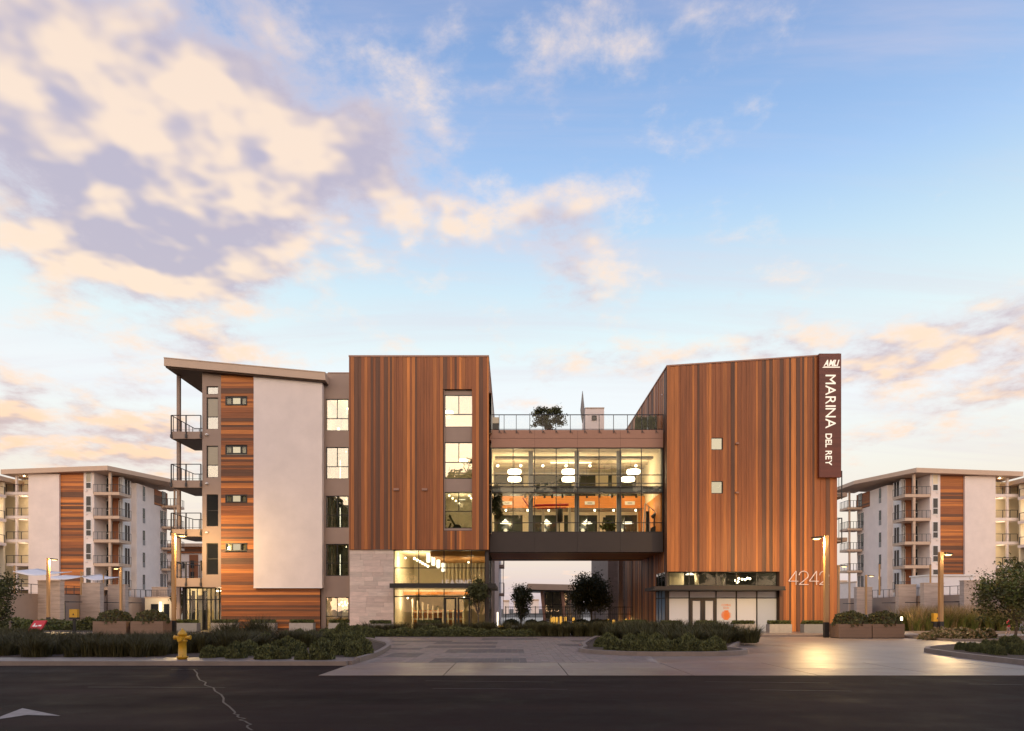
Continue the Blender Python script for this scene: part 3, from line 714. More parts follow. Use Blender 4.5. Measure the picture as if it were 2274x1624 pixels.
letters(ls, 'LEASING', mat('sign_white', (.82, .76, .74), .5, .03), .31, (X(981, 43.95), 43.95, Z(1298.5, 43.95)), (1, 0), (0, 1), .05, .28, .008, fit=X(1046, 43.95)-X(981, 43.95))
bx('letter_rail', M['bronze'], ls, X(980, 43.95), X(1048, 43.95), 43.92, 43.98, Z(1299.5, 43.95), Z(1298.4, 43.95))
# lobby interior
ix0, ix1 = lx(874), lx(1078)
lob = room(tb, ix0+.02, ix1-.02, YL+.2, 54.5, 0.02, lz(1221), 'plaster', 'lobby_room')
for i in range(7): bx('ceiling_beam', M['ceilwood'], tb, X(955, YL+1), ix1-.05, YL+1+i*1.15, YL+1.35+i*1.15, lz(1221)-.34, lz(1221)-.01)
mz = bx('mezzanine', M['plaster'], tb, ix0+.03, ix1-.04, 49.3, 54.4, 2.75, 3.3); bx('mezzanine_edge', M['inwood'], mz, ix0+.04, ix1-.05, 49.22, 49.3, 2.62, 2.82)
for i in range(11): piece('slat', M['plaster'], mz, X(985, 53)+i*.3, X(985, 53)+i*.3+.12, 53.2, 53.35, 3.3, lz(1221)-.4)
bc = thing('bookcase', 'pale stepped bookcase with open cells at the back of the leasing lobby', 'bookcase', (X(950, 49), 49, 0))
for i in range(11):
    px = X(915, 48.6)+i*.36; hh_ = 2.3-.12*i if i < 7 else 1.5
    piece('upright', M['plaster'], bc, px, px+.07, 48.4, 48.9, .03, hh_)
for zz in (.35, .85, 1.35): piece('shelf', M['plaster'], bc, X(915, 48.6), X(915, 48.6)+3.67, 48.42, 48.88, zz, zz+.05)
piece('back', M['inwood'], bc, X(915, 48.6), X(915, 48.6)+3.67, 48.9, 48.95, .03, 1.5)
for i in range(6):
    c = (X(920+i*5.6, 46.5+i*.45)+.0, 46.5+i*.55, Z(1240.5+i*3.3, 46.5+i*.5))
    pend('pendant_globe', f'{ORD[i]} glowing globe from the left in the slanting row in the leasing lobby', c, 22, sphere(c, .085, 8), group='row of globe pendants in the leasing lobby')
for i in range(4):
    c = (X(951+i*11, 47.3+i*.9), 47.3+i*.9, Z(1239+i*7, 47.3+i*.9))
    pend('paper_lantern', f'{ORD[i]} cream cylinder lantern from the left, behind the globes in the leasing lobby', c, 30, MB().lathe([(.05, -.32), (.13, -.3), (.13, .3), (.05, .32)], c, 14), 'lampsoft', group='cylinder lanterns in the leasing lobby')
for k, c in enumerate(((X(905, 48), 48, 2.35), (X(1030, 47.5), 47.5, 2.4), (X(900, 47), 47, 5.1), (X(1040, 48.5), 48.5, 4.9))):
    pend('downlight', ('ceiling downlight under the lobby mezzanine beside the stone wall', 'ceiling downlight under the lobby mezzanine above the doors', 'high ceiling downlight in the lobby corner by the stone wall', 'high ceiling downlight among the lobby beams')[k], c, (45, 30, 70, 70)[k], sphere(c, .06, 8))
ch_ = thing('lounge_chair', 'dark lounge chair behind the lobby glass', 'chair', (X(970, 47.2), 47.2, 0))
MB().box(X(962, 47.2), X(980, 47.2), 46.9, 47.5, .12, .42).build('seat', M['redlight'], ch_); MB().box(X(962, 47.2), X(980, 47.2), 47.45, 47.6, .3, .95).build('backrest', M['black'], ch_)
for p in (963, 979):
    for q in (46.95, 47.5): MB().tube((X(p, 47.2), q, 0.02), (X(p, 47.2), q, .15), .02).build('leg', M['black'], ch_)
# ------------------------------------------------ bridge
YB = 45.8; YK = 54.3; x = lambda p: X(p, YB); z = lambda p: Z(p, YB)
br = thing('glass_bridge', 'two-storey glazed bridge linking both timber blocks over the passage', 'building', (x(1280), 50, z(1226)))
BX0, BX1 = xr_+.005, X(1480, 45)-.06
cols = [1090.5, 1139, 1186.9, 1234.8, 1282, 1330, 1377, 1424, 1471]
fa = bx('fascia', M['backing'], br, BX0, BX1, YB+.04, YB+.3, z(994), z(954.5))
for a, b in ((1087, 1187), (1187, 1282), (1282, 1377), (1377, 1475)):
    for p, q in ((994, 974.2), (973.6, 955)): piece('panel', M['brown'], fa, max(BX0, x(a)+.006), min(BX1, x(b)-.006), YB, YB+.05, z(p), z(q))
spd = bx('spandrel', M['backing'], br, BX0, BX1, YB+.04, YB+.3, z(1226), z(1182))
for a, b in ((1087, 1187), (1187, 1282), (1282, 1377), (1377, 1475)): piece('panel', M['bronze'], spd, max(BX0, x(a)+.005), min(BX1, x(b)-.005), YB, YB+.05, z(1226), z(1182.5))
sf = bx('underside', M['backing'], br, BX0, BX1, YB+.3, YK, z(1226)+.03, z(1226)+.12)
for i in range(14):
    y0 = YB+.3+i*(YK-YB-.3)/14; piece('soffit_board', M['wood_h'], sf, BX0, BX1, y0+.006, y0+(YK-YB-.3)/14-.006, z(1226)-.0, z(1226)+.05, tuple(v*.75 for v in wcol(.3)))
fx = lambda p: (p-1090.5)/(1473-1090.5)
gl = window(br, x(1090.5), x(1473), z(1182), z(994), YB+.05, [fx(c) for c in cols[1:-1]], ((1182-1160.7)/188., (1182-1093)/188., (1182-1080.5)/188., (1182-1073)/188., (1182-1054.5)/188.), .05, 'clear', 'curtain_wall', panes=True)
bx('left_jamb', M['dark'], br, BX0, x(1090.5), YB+.02, YB+.3, z(1182), z(994)); bx('right_jamb', M['dark'], br, x(1472), BX1, YB+.02, YB+.3, z(1182), z(994))
bx('edge_beam', M['grey'], br, BX0+.01, BX1-.01, YB+.2, YB+.75, z(1093), z(1081))
bx('lower_floor', M['floor'], br, BX0+.01, BX1-.01, YB+.3, YK, z(1226)+.13, z(1182.3))
zu, zl = z(994), z(1182)
bx('ceiling', M['plaster'], br, BX0+.01, BX1-.01, YB+.3, YK, zu-.02, zu+.1)
for sgn, xx in ((0, BX0+.01), (1, BX1-.11)): bx('end_wall', M['plaster' if not sgn else 'inwood'], br, xx, xx+.1, YB+.31, YK, zl, z(1093) if sgn else zu-.03)
bx('end_wall', M['plaster'], br, BX1-.11, BX1-.01, YB+.31, YK, z(1093), zu-.03)
bx('terrace_deck', M['taupe'], br, BX0+.01, BX1-.01, YB+.3, YK+.2, zu+.12, z(955))
# back wall with windows
bz = lambda p: Z(p, YK); kx = lambda p: X(p, YK)
uh = [(kx(a), kx(b), 10.25, 12.25) for a, b in ((1096, 1162), (1183, 1269), (1278, 1322), (1350, 1358), (1372, 1412))]
lh = [(kx(a), kx(b), zl+.1, 9.05) for a, b in ((1096, 1160), (1180, 1243), (1252, 1262), (1282, 1326), (1344, 1366), (1378, 1414))]
wall(br, 'rear_wall', 'plaster', BX0+.02, BX1-.02, zl, zu-.03, YK, YK+.2, uh+lh)
for h in uh+lh: window(br, *h, YK+.03, (.5,) if h[1]-h[0] > 1 else (), (.3,), .05, 'pane_green')
mz = bx('mezzanine', M['floor'], br, BX0+.12, BX1-.12, 51.6, YK-.01, 9.3, 9.5)
bnd = bx('mezzanine_front', M['backing'], br, BX0+.12, BX1-.12, 51.52, 51.6, 9.2, 10.1)
for i in range(6): piece('board', M['inwood'], bnd, BX0+.12, BX1-.12, 51.47, 51.53, 9.2+i*.15+.004, 9.2+(i+1)*.15-.004)
m = MB()
for i in range(40): m.box(BX0+.2+i*.285, BX0+.22+i*.285, 51.5, 51.52, 10.1, 10.55)
m.tube((BX0+.15, 51.51, 10.57), (BX1-.15, 51.51, 10.57), .025).build('mezzanine_railing', M['rail'], br)
for p in (1178, 1280.5, 1374): bx('inner_column', M['grey'], br, X(p, 46.9)-.15, X(p, 46.9)+.15, 46.8, 47.1, zl, zu-.02)
MB().tube((X(1099, 47.3), 47.3, 12.08), (X(1450, 47.3), 47.3, 12.08), .10, n=10).build('air_duct', M['grey'], br, True)
for i in range(3): MB().tube((X(1099, 49+i*1.5), 49+i*1.5, 12.3), (X(1455, 49+i*1.5), 49+i*1.5, 12.3), .035, n=6).build('ceiling_pipe', M['taupe'], br)
for k, p in enumerate((1142, 1262, 1400)):
    nm = ('left', 'middle', 'right')[k]
    t = thing('drum_pendant', f'{nm} of the double white drum pendants in the upper bridge', 'lamp', (X(p, 49.5), 49.5, Z(1048, 49.5)))
    for zc in (1048, 1064.5):
        c = (X(p+(6 if (k == 2 and zc < 1050) else 0)-(6 if k == 2 and zc > 1050 else 0), 49.5), 49.5, Z(zc, 49.5))
        MB().lathe([(.3, -.15), (.46, -.13), (.5, 0), (.46, .13), (.3, .15)], c, 24).build('drum_shade', M['lamp'], t, True)
    MB().tube((X(p, 49.5), 49.5, Z(1048, 49.5)), (X(p, 49.5), 49.5, zu-.03), .015, n=5).build('cord', M['black'], t)
    lightpt('bulb_light', (X(p, 48.6), 48.6, Z(1058, 49.5)), 60, t, (1, .80, .52), .3)
for k, p in enumerate((1105, 1156, 1205, 1256.5, 1309.5, 1411.5)):
    c = (X(p, 48), 48, Z(1034.5, 48)); pend('globe_pendant', f'{ORD[k]} small bright globe from the left under the bridge ceiling', c, 8, sphere(c, .09, 8), group='globe row under the bridge ceiling')
for k, p in enumerate((1121.5, 1213, 1303, 1394)):
    c = (X(p, 52.8), 52.8, Z(1159.5, 52.8)); t = pend('cone_pendant', f'{ORD[k]} white cone pendant from the left on the lower bridge floor', c, 20, MB().lathe([(.42, -.1), (.12, .1), (.03, .22)], c, 16), 'lampsoft', group='cone pendants on the lower bridge floor')
for k, p in enumerate((1123, 1171, 1218, 1320, 1362, 1411)):
    c = (X(p, 51.9), 51.9, 9.08); pend('downlight', f'{ORD[k]} small downlight from the left under the orange bridge mezzanine', c, 16, sphere(c, .08, 8), group='downlights under the bridge mezzanine')
for k, p in enumerate((1165, 1208, 1225, 1248, 1302, 1330, 1358, 1383, 1412, 1440)):
    c = (X(p, 50.8), 50.8, 10.0); t = thing('track_spotlight', f'{ORD[k]} black track spotlight from the left before the orange mezzanine boards', 'lamp', c, 'track spotlights in the bridge')
    MB().tube((c[0], c[1], c[2]+.15), (c[0]+.04, c[1]+.1, c[2]-.12), .07, .09, n=10).build('lamp_head', M['black'], t)
    MB().tube((c[0], c[1], c[2]+.15), (c[0], c[1], zu-.03), .01, n=4).build('stem', M['black'], t)
tl = thing('wash_light', 'light strip washing the orange mezzanine boards', 'lamp', (x(1280), 50.2, 10.7)); bx('strip', M['lampsoft'], tl, x(1230), x(1330), 50.15, 50.2, 12.3, 12.36)
for p in (1130, 1230, 1330, 1420): lightpt('strip_light', (X(p, 49.2), 49.2, 9.0), 42, tl, (1, .72, .40))
for k, p in enumerate((1125.8, 1309, 1398)):
    t = thing('wall_plaque', ('cream plaque on the orange boards behind the bridge plant', 'cream plaque on the orange boards, middle of the bridge', 'cream plaque on the orange boards beside the gym machine')[k], 'plaque', (X(p, 51.45), 51.45, 9.55))
    bx('plate', M['whitepaint'], t, X(p-11, 51.45), X(p+11, 51.45), 51.42, 51.465, 9.43, 9.7); bx('bar_mark', M['grey'], t, X(p-5, 51.45), X(p+5, 51.45), 51.41, 51.42, 9.53, 9.6)
# gym kit
rg = thing('training_rig', 'pale wooden training rig with red cross beam on the lower bridge floor', 'gym rig', (X(1235, 48.5), 48.5, zl))
for p in (1205.5, 1237, 1264): bx('post', M['plaster'], rg, X(p-3, 48.5), X(p+3, 48.5), 48.4, 48.55, zl+.02, Z(1128, 48.5))
MB().tube((X(1186, 48.5), 48.5, Z(1123, 48.5)), (X(1262, 48.5), 48.5, Z(1121, 48.5)), .09, n=8).tube((X(1192, 48.3), 48.3, Z(1130, 48.5)), (X(1256, 48.3), 48.3, Z(1129, 48.5)), .05, n=8).build('cross_beam', M['redlight'], rg)
MB().tube((X(1160, 48.5), 48.5, Z(1106, 48.5)), (X(1176, 48.5), 48.5, Z(1128, 48.5)), .05, n=8).tube((X(1176, 48.5), 48.5, Z(1128, 48.5)), (X(1192, 48.5), 48.5, Z(1123, 48.5)), .05).build('brace', M['redlight'], rg)
pb = thing('punch_bag', 'dark punch bag hanging beside the wooden training rig', 'punch bag', (X(1243, 48.2), 48.2, Z(1160, 48.2)))
MB().lathe([(.05, 0), (.2, .04), (.21, .5), (.19, .92), (.05, 1.0)], (X(1243, 48.2), 48.2, Z(1160, 48.2)), 14).build('bag', M['black'], pb, True)
MB().tube((X(1243, 48.2), 48.2, Z(1130, 48.2)), (X(1243, 48.2), 48.2, Z(1118, 48.2)), .02).build('chain', M['rail'], pb)
gm = thing('cable_machine', 'tall cable exercise machine at the right end of the lower bridge floor', 'gym machine', (X(1434, 48), 48, zl))
MB().tube((X(1427, 48), 48, zl), (X(1432, 48), 48, Z(1118, 48)), .05).tube((X(1442, 48), 48, zl), (X(1440, 48), 48, Z(1126, 48)), .05).tube((X(1432, 48), 48, Z(1118, 48)), (X(1452, 48), 48, Z(1135, 48)), .035).build('frame', M['whitepaint'], gm)
bx('weight_stack', M['black'], gm, X(1434, 48), X(1440, 48), 47.9, 48.2, zl, Z(1136, 48))
MB().tube((X(1447, 47.8), 47.8, Z(1150, 48)), (X(1458, 47.8), 47.8, Z(1140, 48)), .12, n=8).tube((X(1452, 47.8), 47.8, Z(1150, 48)), (X(1452, 47.8), 47.8, zl), .05).build('bench_pad', M['dark'], gm)
MB().tube((X(1453, 47.7), 47.7, zl+.32), (X(1453, 47.95), 47.95, zl+.32), .3, n=18).build('weight_plate', M['black'], gm)
for k, p in enumerate((1310, 1345, 1392)):
    t = thing('treadmill', ('treadmill left of the middle column on the lower bridge floor', 'treadmill beside the green plant on the lower bridge floor', 'treadmill left of the cable machine on the lower bridge floor')[k], 'treadmill', (X(p, 49.5), 49.5, zl))
    bx('deck', M['black'], t, X(p-10, 49.5), X(p+10, 49.5), 48.8, 50.3, zl+.01, zl+.2)
    MB().tube((X(p-9, 49.5), 48.9, zl+.1), (X(p-9, 49.5), 48.9, zl+1.15), .03).tube((X(p+9, 49.5), 48.9, zl+.1), (X(p+9, 49.5), 48.9, zl+1.15), .03).build('upright', M['rail'], t)
    bx('console', M['dark'], t, X(p-9, 49.5), X(p+9, 49.5), 48.8, 48.95, zl+1.1, zl+1.4)
# terrace railing and things on the bridge roof
zr_ = z(955)
rl = MB(); rxs = [1087.5, 1108, 1119, 1146, 1176, 1205, 1234, 1266, 1298, 1330, 1362, 1393, 1425, 1456, 1473]
rl.tube((x(1087), YB+.05, z(921)), (x(1473), YB+.05, z(921)), .03, n=6).tube((x(1087), YB+.05, zr_+.06), (x(1473), YB+.05, zr_+.06), .02, n=5)
for p in rxs:
    rl.box(x(p)-.02, x(p)+.02, YB+.02, YB+.06, zr_-.02, z(921)); rl.box(x(p)-.02, x(p)+.02, YB-.05, YB-.003, z(962), zr_+.03); rl.tube((x(p), YB-.03, z(957)), (x(p)+.16, YB-.03, z(963)), .014, n=4)
rl_ = rl.build('terrace_railing', M['rail'], br)
for a, b in zip(rxs[:-1], rxs[1:]): piece('glass_panel', M['railglass'], rl_, x(a)+.03, x(b)-.03, YB+.045, YB+.055, zr_+.08, z(922.5))
# ------------------------------------------------ corner building, right
YF = 45.0; x = lambda p: X(p, YF); z = lambda p: Z(p, YF)
cb = thing('corner_building', 'right timber-clad building with rising roofline, tall red sign and white-filmed shopfront', 'building', (x(1668), 51, 0))
CL, CR = x(1480), x(1857.5)
top = lambda c: z(813)+(c-x(1480))/(x(1860)-x(1480))*(z(787)-z(813))
sh = (CL-.1, x(1727), -1., z(1269.5))
sq = [(x(1577.9), x(1603.3), z(999.6), z(972.6)), (x(1577.9), x(1603.3), z(1096.5), z(1069))]
bk = MB().xz([(CL+.02, z(1269.5)), (CR-.02, z(1269.5)), (CR-.02, top(CR)-.05), (CL+.02, top(CL)-.05)], YF+.10, YF+.3)
bk.box(x(1727), CR-.02, YF+.10, YF+.3, 0, z(1269.5)-.002)
fc = bk.build('facade', M['backing'], cb)
vboards(fc, CL, CR, lambda c: z(1269.5) if c < x(1727) else .06, lambda c: top(c)-.03, YF, sq)
bx('base_plinth', M['grey'], cb, x(1727), CR, YF-.02, YF+.1, .0, .055)
MB().xz([(CL-.03, top(CL)-.06), (x(1862), top(x(1862))-.06), (x(1862), top(x(1862))+.03), (CL-.03, top(CL)+.03)], YF-.08, 62).build('roof', M['brown'], cb)
for q in sq:
    window(cb, *q, YF-.02, (), (), .04, 'clear')
    bx('blind', M['litblind'], cb, q[0], q[1], YF+.07, YF+.09, q[2], q[3])
for p, q in ((1634.7, 986), (1634.7, 1095)): bx('wall_spout', M['brown'], cb, x(p)-.09, x(p)+.09, YF-.2, YF-.05, z(q)-.05, z(q)+.05)
# left side wall along the passage: boards
lw = MB().box(CL+.06, CL+.3, YF+.3, 62, z(1269.5), top(CL)-.06).box(CL+.06, CL+.3, 48.6, 62, 0, z(1269.5)-.002).build('side_wall', M['backing'], cb)
yy = YF
while yy < 61.5:
    d = random.choice((.18, .24, .3, .4)); lo = z(1269.5) if yy+d < 48.7 else .03
    piece('board', M['wood_v'], lw, CL+random.choice((0, .015, .025)), CL+.07, yy+.005, yy+d-.005, lo, top(CL)-.05, wcol(.3)); yy += d
MB().box(CL-.03, CL+.02, 50.5, 52.2, 15.0, 15.9).build('high_window', M['pane_dark'], cb)
MB().lathe([(.03, 0), (.06, .05), (.02, .1)], (CL-.05, 46.2, z(866)), 8).build('wall_lamp', M['whitepaint'], cb)
bx('right_wall', M['taupe'], cb, CR-.3, CR-.05, YF+.3, 62, 0, top(CR)-.1)
bx('rear_wall', M['taupe'], cb, CL+.3, CR-.3, 61.7, 62, 0, top(CL)-.1)
# shopfront
YS = 45.25; sx = lambda p: X(p, YS); sz = lambda p: Z(p, YS)
ms = [1484, 1530, 1589.7, 1634.7, 1680, 1725]
clr = window(cb, sx(1484), sx(1726.5), sz(1301), sz(1270), YS, [(m_-1484)/(1726.5-1484) for m_ in ms[1:-1]], (), .06, 'clear', 'clerestory')
fm = MB(); SZ0, SZ1 = .1, sz(1312)
for m_ in ms+[1726]: fm.box(sx(m_)-.04, sx(m_)+.04, YS+.001, YS+.1, SZ0, SZ1)
fm.box(sx(1484), sx(1726), YS, YS+.1, SZ1-.05, SZ1).box(sx(1484), sx(1726), YS+.002, YS+.098, sz(1328.8), sz(1327.2)).box(sx(1484), sx(1726), YS+.003, YS+.11, SZ0-.04, SZ0)
sfm = fm.build('shopfront_frame', M['dark'], cb)
for i, (a, b) in enumerate(zip(ms[:-1], ms[1:])):
    mm = M['filmblue'] if i == 4 else M['film']
    piece('transom_film', mm, sfm, sx(a)+.04, sx(b)-.04, YS+.04, YS+.06, sz(1327), SZ1-.05)
    if i != 1: piece('window_film', mm, sfm, sx(a)+.04, sx(b)-.04, YS+.04, YS+.06, SZ0, sz(1329))
for a, b in ((1532, 1559.5), (1560, 1588)):
    d_ = window(cb, sx(a), sx(b), SZ0, sz(1329), YS-.03, (), (), .16, 'film', 'shop_door', frame='bronze', depth=.08)
    hx = sx(b)-.10 if a == 1532 else sx(a)+.10; bx('door_handle', M['rail'], d_, hx-.02, hx+.02, YS-.09, YS-.05, .85, 1.55)
# decal on the film
orange = mat('orange_print', (.85, .20, .02), .5, .05)
dc = tag(bx('decal_backing', M['film'], cb, sx(1634.7)-.001+0, sx(1634.7), YS+.02, YS+.021, 1.0, 1.001))
bpy.data.objects.remove(dc)
wd_ = thing('window_decal', 'orange round emblem and COMING SOON lettering on the third shopfront pane', 'decal', (sx(1612), YS+.03, 1.2))
hh_ = .135
wl = letters(wd_, 'COMING', orange, hh_, (sx(1602), YS+.034, sz(1346)), (1, 0), (0, 1), .004, .14, fit=sx(1622.5)-sx(1602))
letters(wd_, 'SOON', orange, hh_, (sx(1606), YS+.034, sz(1352.5)), (1, 0), (0, 1), .004, .14, fit=sx(1618.5)-sx(1606))
for i in range(9):
    r = .335; t = -.85+i*.2125; hw = math.sqrt(max(0, 1-t*t))*r*random.uniform(.9, 1.08); cxd = sx(1612)+random.uniform(-.03, .03); zc = sz(1366)+t*r
    pts = [(cxd-hw, zc-.022), (cxd-hw*.3, zc-.038), (cxd+hw*.6, zc-.03), (cxd+hw, zc+.01), (cxd+hw*.5, zc+.034), (cxd-hw*.4, zc+.025), (cxd-hw*.95, zc+.02)]
    MB().xz(pts, YS+.030, YS+.036).build('emblem_stroke', orange, wd_)
for zz_, w2 in ((1382, .5), (1391, .62)): bx('fine_print_line', M['grey'], wd_, sx(1612)-w2/2, sx(1612)+w2/2, YS+.032, YS+.036, sz(zz_)-.012, sz(zz_)+.012)
# canopy, corner glass
cnp = bx('canopy', M['bronze'], cb, x(1446), x(1731), YF-.9, YS+.05, z(1311), z(1303)); bx('canopy_edge', M['dark'], cnp, x(1441), x(1732), YF-.93, YF-.9, z(1312), z(1309.5))
bx('canopy_band', M['bronze'], cb, sx(1483), sx(1726), YS-.03, YS+.12, sz(1312), sz(1301))
bx('canopy_return', M['bronze'], cnp, CL-.75, CL-.002, YS+.05, 48.6, z(1310.9), z(1303.1))
bx('corner_post', M['bronze'], cb, CL-.02, CL+.12, YS-.05, YS+.2, 0, z(1269.6))
for i in range(3):
    y0 = YS+.2+i*1.05; fr3 = MB().box(CL-.02, CL+.06, y0, y0+.06, 0, z(1270)).box(CL-.018, CL+.058, y0, y0+1.05, z(1329), z(1327)).build('side_mullion', M['dark'], cb)
    piece('side_pane', M['bluereflect'], fr3, CL+.01, CL+.03, y0+.06, y0+1.05, .05, z(1312)); piece('side_clerestory', M['glass'], fr3, CL+.01, CL+.022, y0+.06, y0+1.05, z(1303), z(1270))
room(cb, CL+.15, sx(1727), YS+.35, 51, sz(1312)-.02, sz(1269)+.1, 'grey', 'clerestory_room')
bx('cross_wall', M['plaster'], cb, sx(1484)+.15, sx(1528), YS+1.2, YS+1.3, sz(1312), sz(1269))
dk = MB().tube((sx(1556), YS+1.2, sz(1270)), (sx(1560), YS+1.4, sz(1301)), .14, n=10).build('duct_pipe', M['plaster'], cb, True)
MB().tube((sx(1622), YS+1.4, sz(1270)), (sx(1616), YS+1.4, sz(1301)), .12, n=10).build('duct_pipe', M['grey'], cb, True)
tl = thing('shop_pendant', 'cluster of glowing bulbs behind the shopfront clerestory', 'lamp', (sx(1662), YS+1.0, sz(1288)))
for dx, dz in ((-.45, -.05), (-.3, .08), (-.25, -.12), (-.1, .02), (.1, 0), (.3, .1), (.42, .06), (-.35, -.2)): sphere((sx(1660)+dx, YS+1.0+random.uniform(-.2, .2), sz(1286)+dz), .075, 8).build('bulb', M['lamp'], tl, True)
lightpt('bulb_light', (sx(1640), YS+1.6, sz(1290)), 30, tl)
pend('ceiling_lamp', 'round ceiling lamp behind the left end of the shopfront clerestory', (sx(1540), YS+1.0, sz(1273)), 28, MB().lathe([(.3, -.06), (.25, .0), (.1, .06)], (sx(1540), YS+1.0, sz(1273)), 16), 'lampsoft')
# number 4242 in thin tube strokes
num = thing('street_number', 'thin pale 4242 numerals on the timber wall beside the lamp post', 'sign', (x(1790), YF-.12, z(1299)))
nm = mat('numeral', (.72, .60, .58), .4, .03)
zb_, H4 = z(1299), z(1268.5)-z(1299); W4 = .62
def stroke(pts, ox):
    mb = MB(); P_ = [(ox+a*W4, YF-.11, zb_+b*H4) for a, b in pts]
    for a, b in zip(P_[:-1], P_[1:]): mb.tube(a, b, .032, n=6)
    return mb.build('numeral', nm, num)
four = [(.78, 0), (.78, 1), (0, .26), (1.0, .26)]
two = [(.02, .70)]+[(.5+.48*math.cos(R(a)), .68+.31*math.sin(R(a))) for a in range(170, -50, -20)]+[(.0, 0.02), (1.0, 0.02)]
for i, g_ in enumerate((four, two, four, two)): stroke(g_, x(1749)+i*(x(1838)-x(1749)-.0)/4*1.02)
# tall sign
sg = thing('vertical_sign', 'tall dark red vertical sign panel with glowing MARINA DEL REY lettering', 'sign', (x(1838), YF-.2, z(1062)))
bx('sign_panel', M['signwood'], sg, x(1813.6), x(1862), YF-.32, YF-.055, z(1062), z(789.5))
halo = M['letter']
letters(sg, 'MARINA', halo, x(1849)-x(1827), (x(1827), YF-.36, z(837)), (0, -1), (1, 0), .05, .2, -.004, fit=z(837)-z(954.6))
letters(sg, 'DEL REY', halo, x(1840.3)-x(1827), (x(1827), YF-.36, z(966.5)), (0, -1), (1, 0), .05, .20, .002, space=.42, fit=z(966.5)-z(1036))
hz_ = z(805)-z(817.5)
letters(sg, 'AMLI', halo, hz_, (x(1823), YF-.36, z(817)), (1, 0), (.28, 1), .05, .04, .012, fit=x(1852.5)-x(1822))
MB().xz([(x(1820), z(820.8)), (x(1858.5), z(820.8)), (x(1858.5), z(819)), (x(1823), z(818.6))], YF-.37, YF-.32).build('logo_underline', halo, sg)
# right-hand balconies
for k, (ya, yb) in enumerate(((1046, 1109), (1150, 1207))):
    Yb = 50.; bl = bx('balcony', M['taupe'], cb, CR-.05, X(1866, Yb), 49, 51.5, Z(yb-1, Yb), Z(yb-10, Yb))
    m = MB(); xe_ = X(1868, 49)
    m.box(xe_-.03, xe_+.03, 48.95, 49.01, Z(yb, 49), Z(ya, 49)).box(xe_-.03, xe_+.03, 51.4, 51.46, Z(yb, 49), Z(ya, 49))
    m.box(CR-.05, xe_, 48.96, 49, Z(ya, 49)-.05, Z(ya, 49)).box(xe_-.02, xe_+.02, 49, 51.4, Z(ya, 49)-.05, Z(ya, 49)).box(CR-.05, xe_, 48.96, 49, Z(yb-9, 49), Z(yb-9, 49)+.04)
    for i in range(4): m.box(xe_-.015, xe_+.015, 49.4+i*.5, 49.43+i*.5, Z(yb-9, 49), Z(ya, 49))
    m.build('railing', M['rail'], bl)
# ------------------------------------------------ things on the bridge terrace
zt0 = Z(955, 45.8)
def tz(p, Y): return Z(p, Y)
ht = thing('roof_tower', 'cream stair tower with a small dark window behind the bridge terrace', 'tower', (X(1320, 53), 53, zt0))
MB().box(X(1299, 52), X(1341, 52), 52, 54.2, zt0, Z(907, 52)).build('wall', M['white'], ht); bx('tower_cap', M['beige'], ht, X(1298.5, 52), X(1341.5, 52), 51.95, 54.25, Z(907, 52), Z(905.5, 52))
window(ht, X(1314, 51.9), X(1324.5, 51.9), Z(933, 51.9), Z(923, 51.9), 51.93, (), (), .06, 'pane_dark')
um = thing('closed_umbrella', 'closed pale grey patio umbrella on the bridge terrace', 'umbrella', (X(1293, 50), 50, zt0))
MB().lathe([(.015, -.1), (.10, .35), (.16, .9), (.10, 1.5), (.05, 2.0), (.015, 2.3)], (X(1293, 50), 50, Z(955, 50)+.55), 10).build('canopy', M['grey'], um, True)
MB().tube((X(1293, 50), 50, zt0), (X(1293, 50), 50, zt0+1.6), .025).build('pole', M['whitepaint'], um)
um2 = MB().lathe([(.22, 0), (.22, .06), (.05, .1)], (X(1293, 50), 50, zt0), 12).build('base', M['grey'], um)
gr = thing('barbecue_grill', 'dark barbecue box with pale lid at the left end of the bridge terrace', 'grill', (X(1097, 48.5), 48.5, zt0))
bx('cabinet', M['black'], gr, X(1091, 48.5), X(1107, 48.5), 48.2, 48.9, zt0+.002, Z(943, 48.5)); bx('lid', M['plaster'], gr, X(1090.5, 48.5), X(1107.5, 48.5), 48.15, 48.95, Z(943, 48.5)+.002, Z(930, 48.5))
# ------------------------------------------------ passage behind the bridge
pw = thing('rear_panel_building', 'grey brick-panelled building edge seen through the passage on the right', 'building', (X(1372, 72), 72, 0))
pxa, pxb = X(1350, 66), X(1399, 66)
MB().box(pxa, pxb, 66.2, 80, 0, 13).build('core', M['mortar'], pw)
for i in range(22):
    off_ = .0 if i % 2 else .55
    for j in range(-1, 3):
        a, b = max(pxa, pxa+j*1.1+off_), min(pxb, pxa+(j+1)*1.1+off_)
        if b-a > .08 and i*.36 < 7.5: k = random.uniform(.9, 1.08); piece('brick_panel', M['stone'], pw, a+.008, b-.008, 66.1, 66.25, i*.36+.008, (i+1)*.36-.008, (.24*k, .19*k, .17*k))
bx('column', M['taupe'], pw, X(1373, 60), X(1382.5, 60), 60, 60.35, 0, 7.5)
rbd = thing('rear_apartment_block', 'rear apartment block with stacked balconies beyond the lobby corner', 'building', (X(1108, 72), 72, 0))
bx('wall', M['white'], rbd, -7, X(1107, 72), 72, 90, 0, 9.8)
for k in range(3):
    zb = 3.0+k*3.1; s_ = bx('balcony', M['taupe'], rbd, X(1106, 74), X(1119, 74), 74, 77, zb, zb+.3); railing(s_, [(X(1107, 74), 74.05), (X(1118.5, 74), 74.05), (X(1118.5, 74), 76.9)], zb+.3, 1.1, .7, .05, nb=3, foot=.1)
bx('post', M['taupe'], rbd, X(1116, 74), X(1117.5, 74), 74.2, 74.4, 0, 9.4)
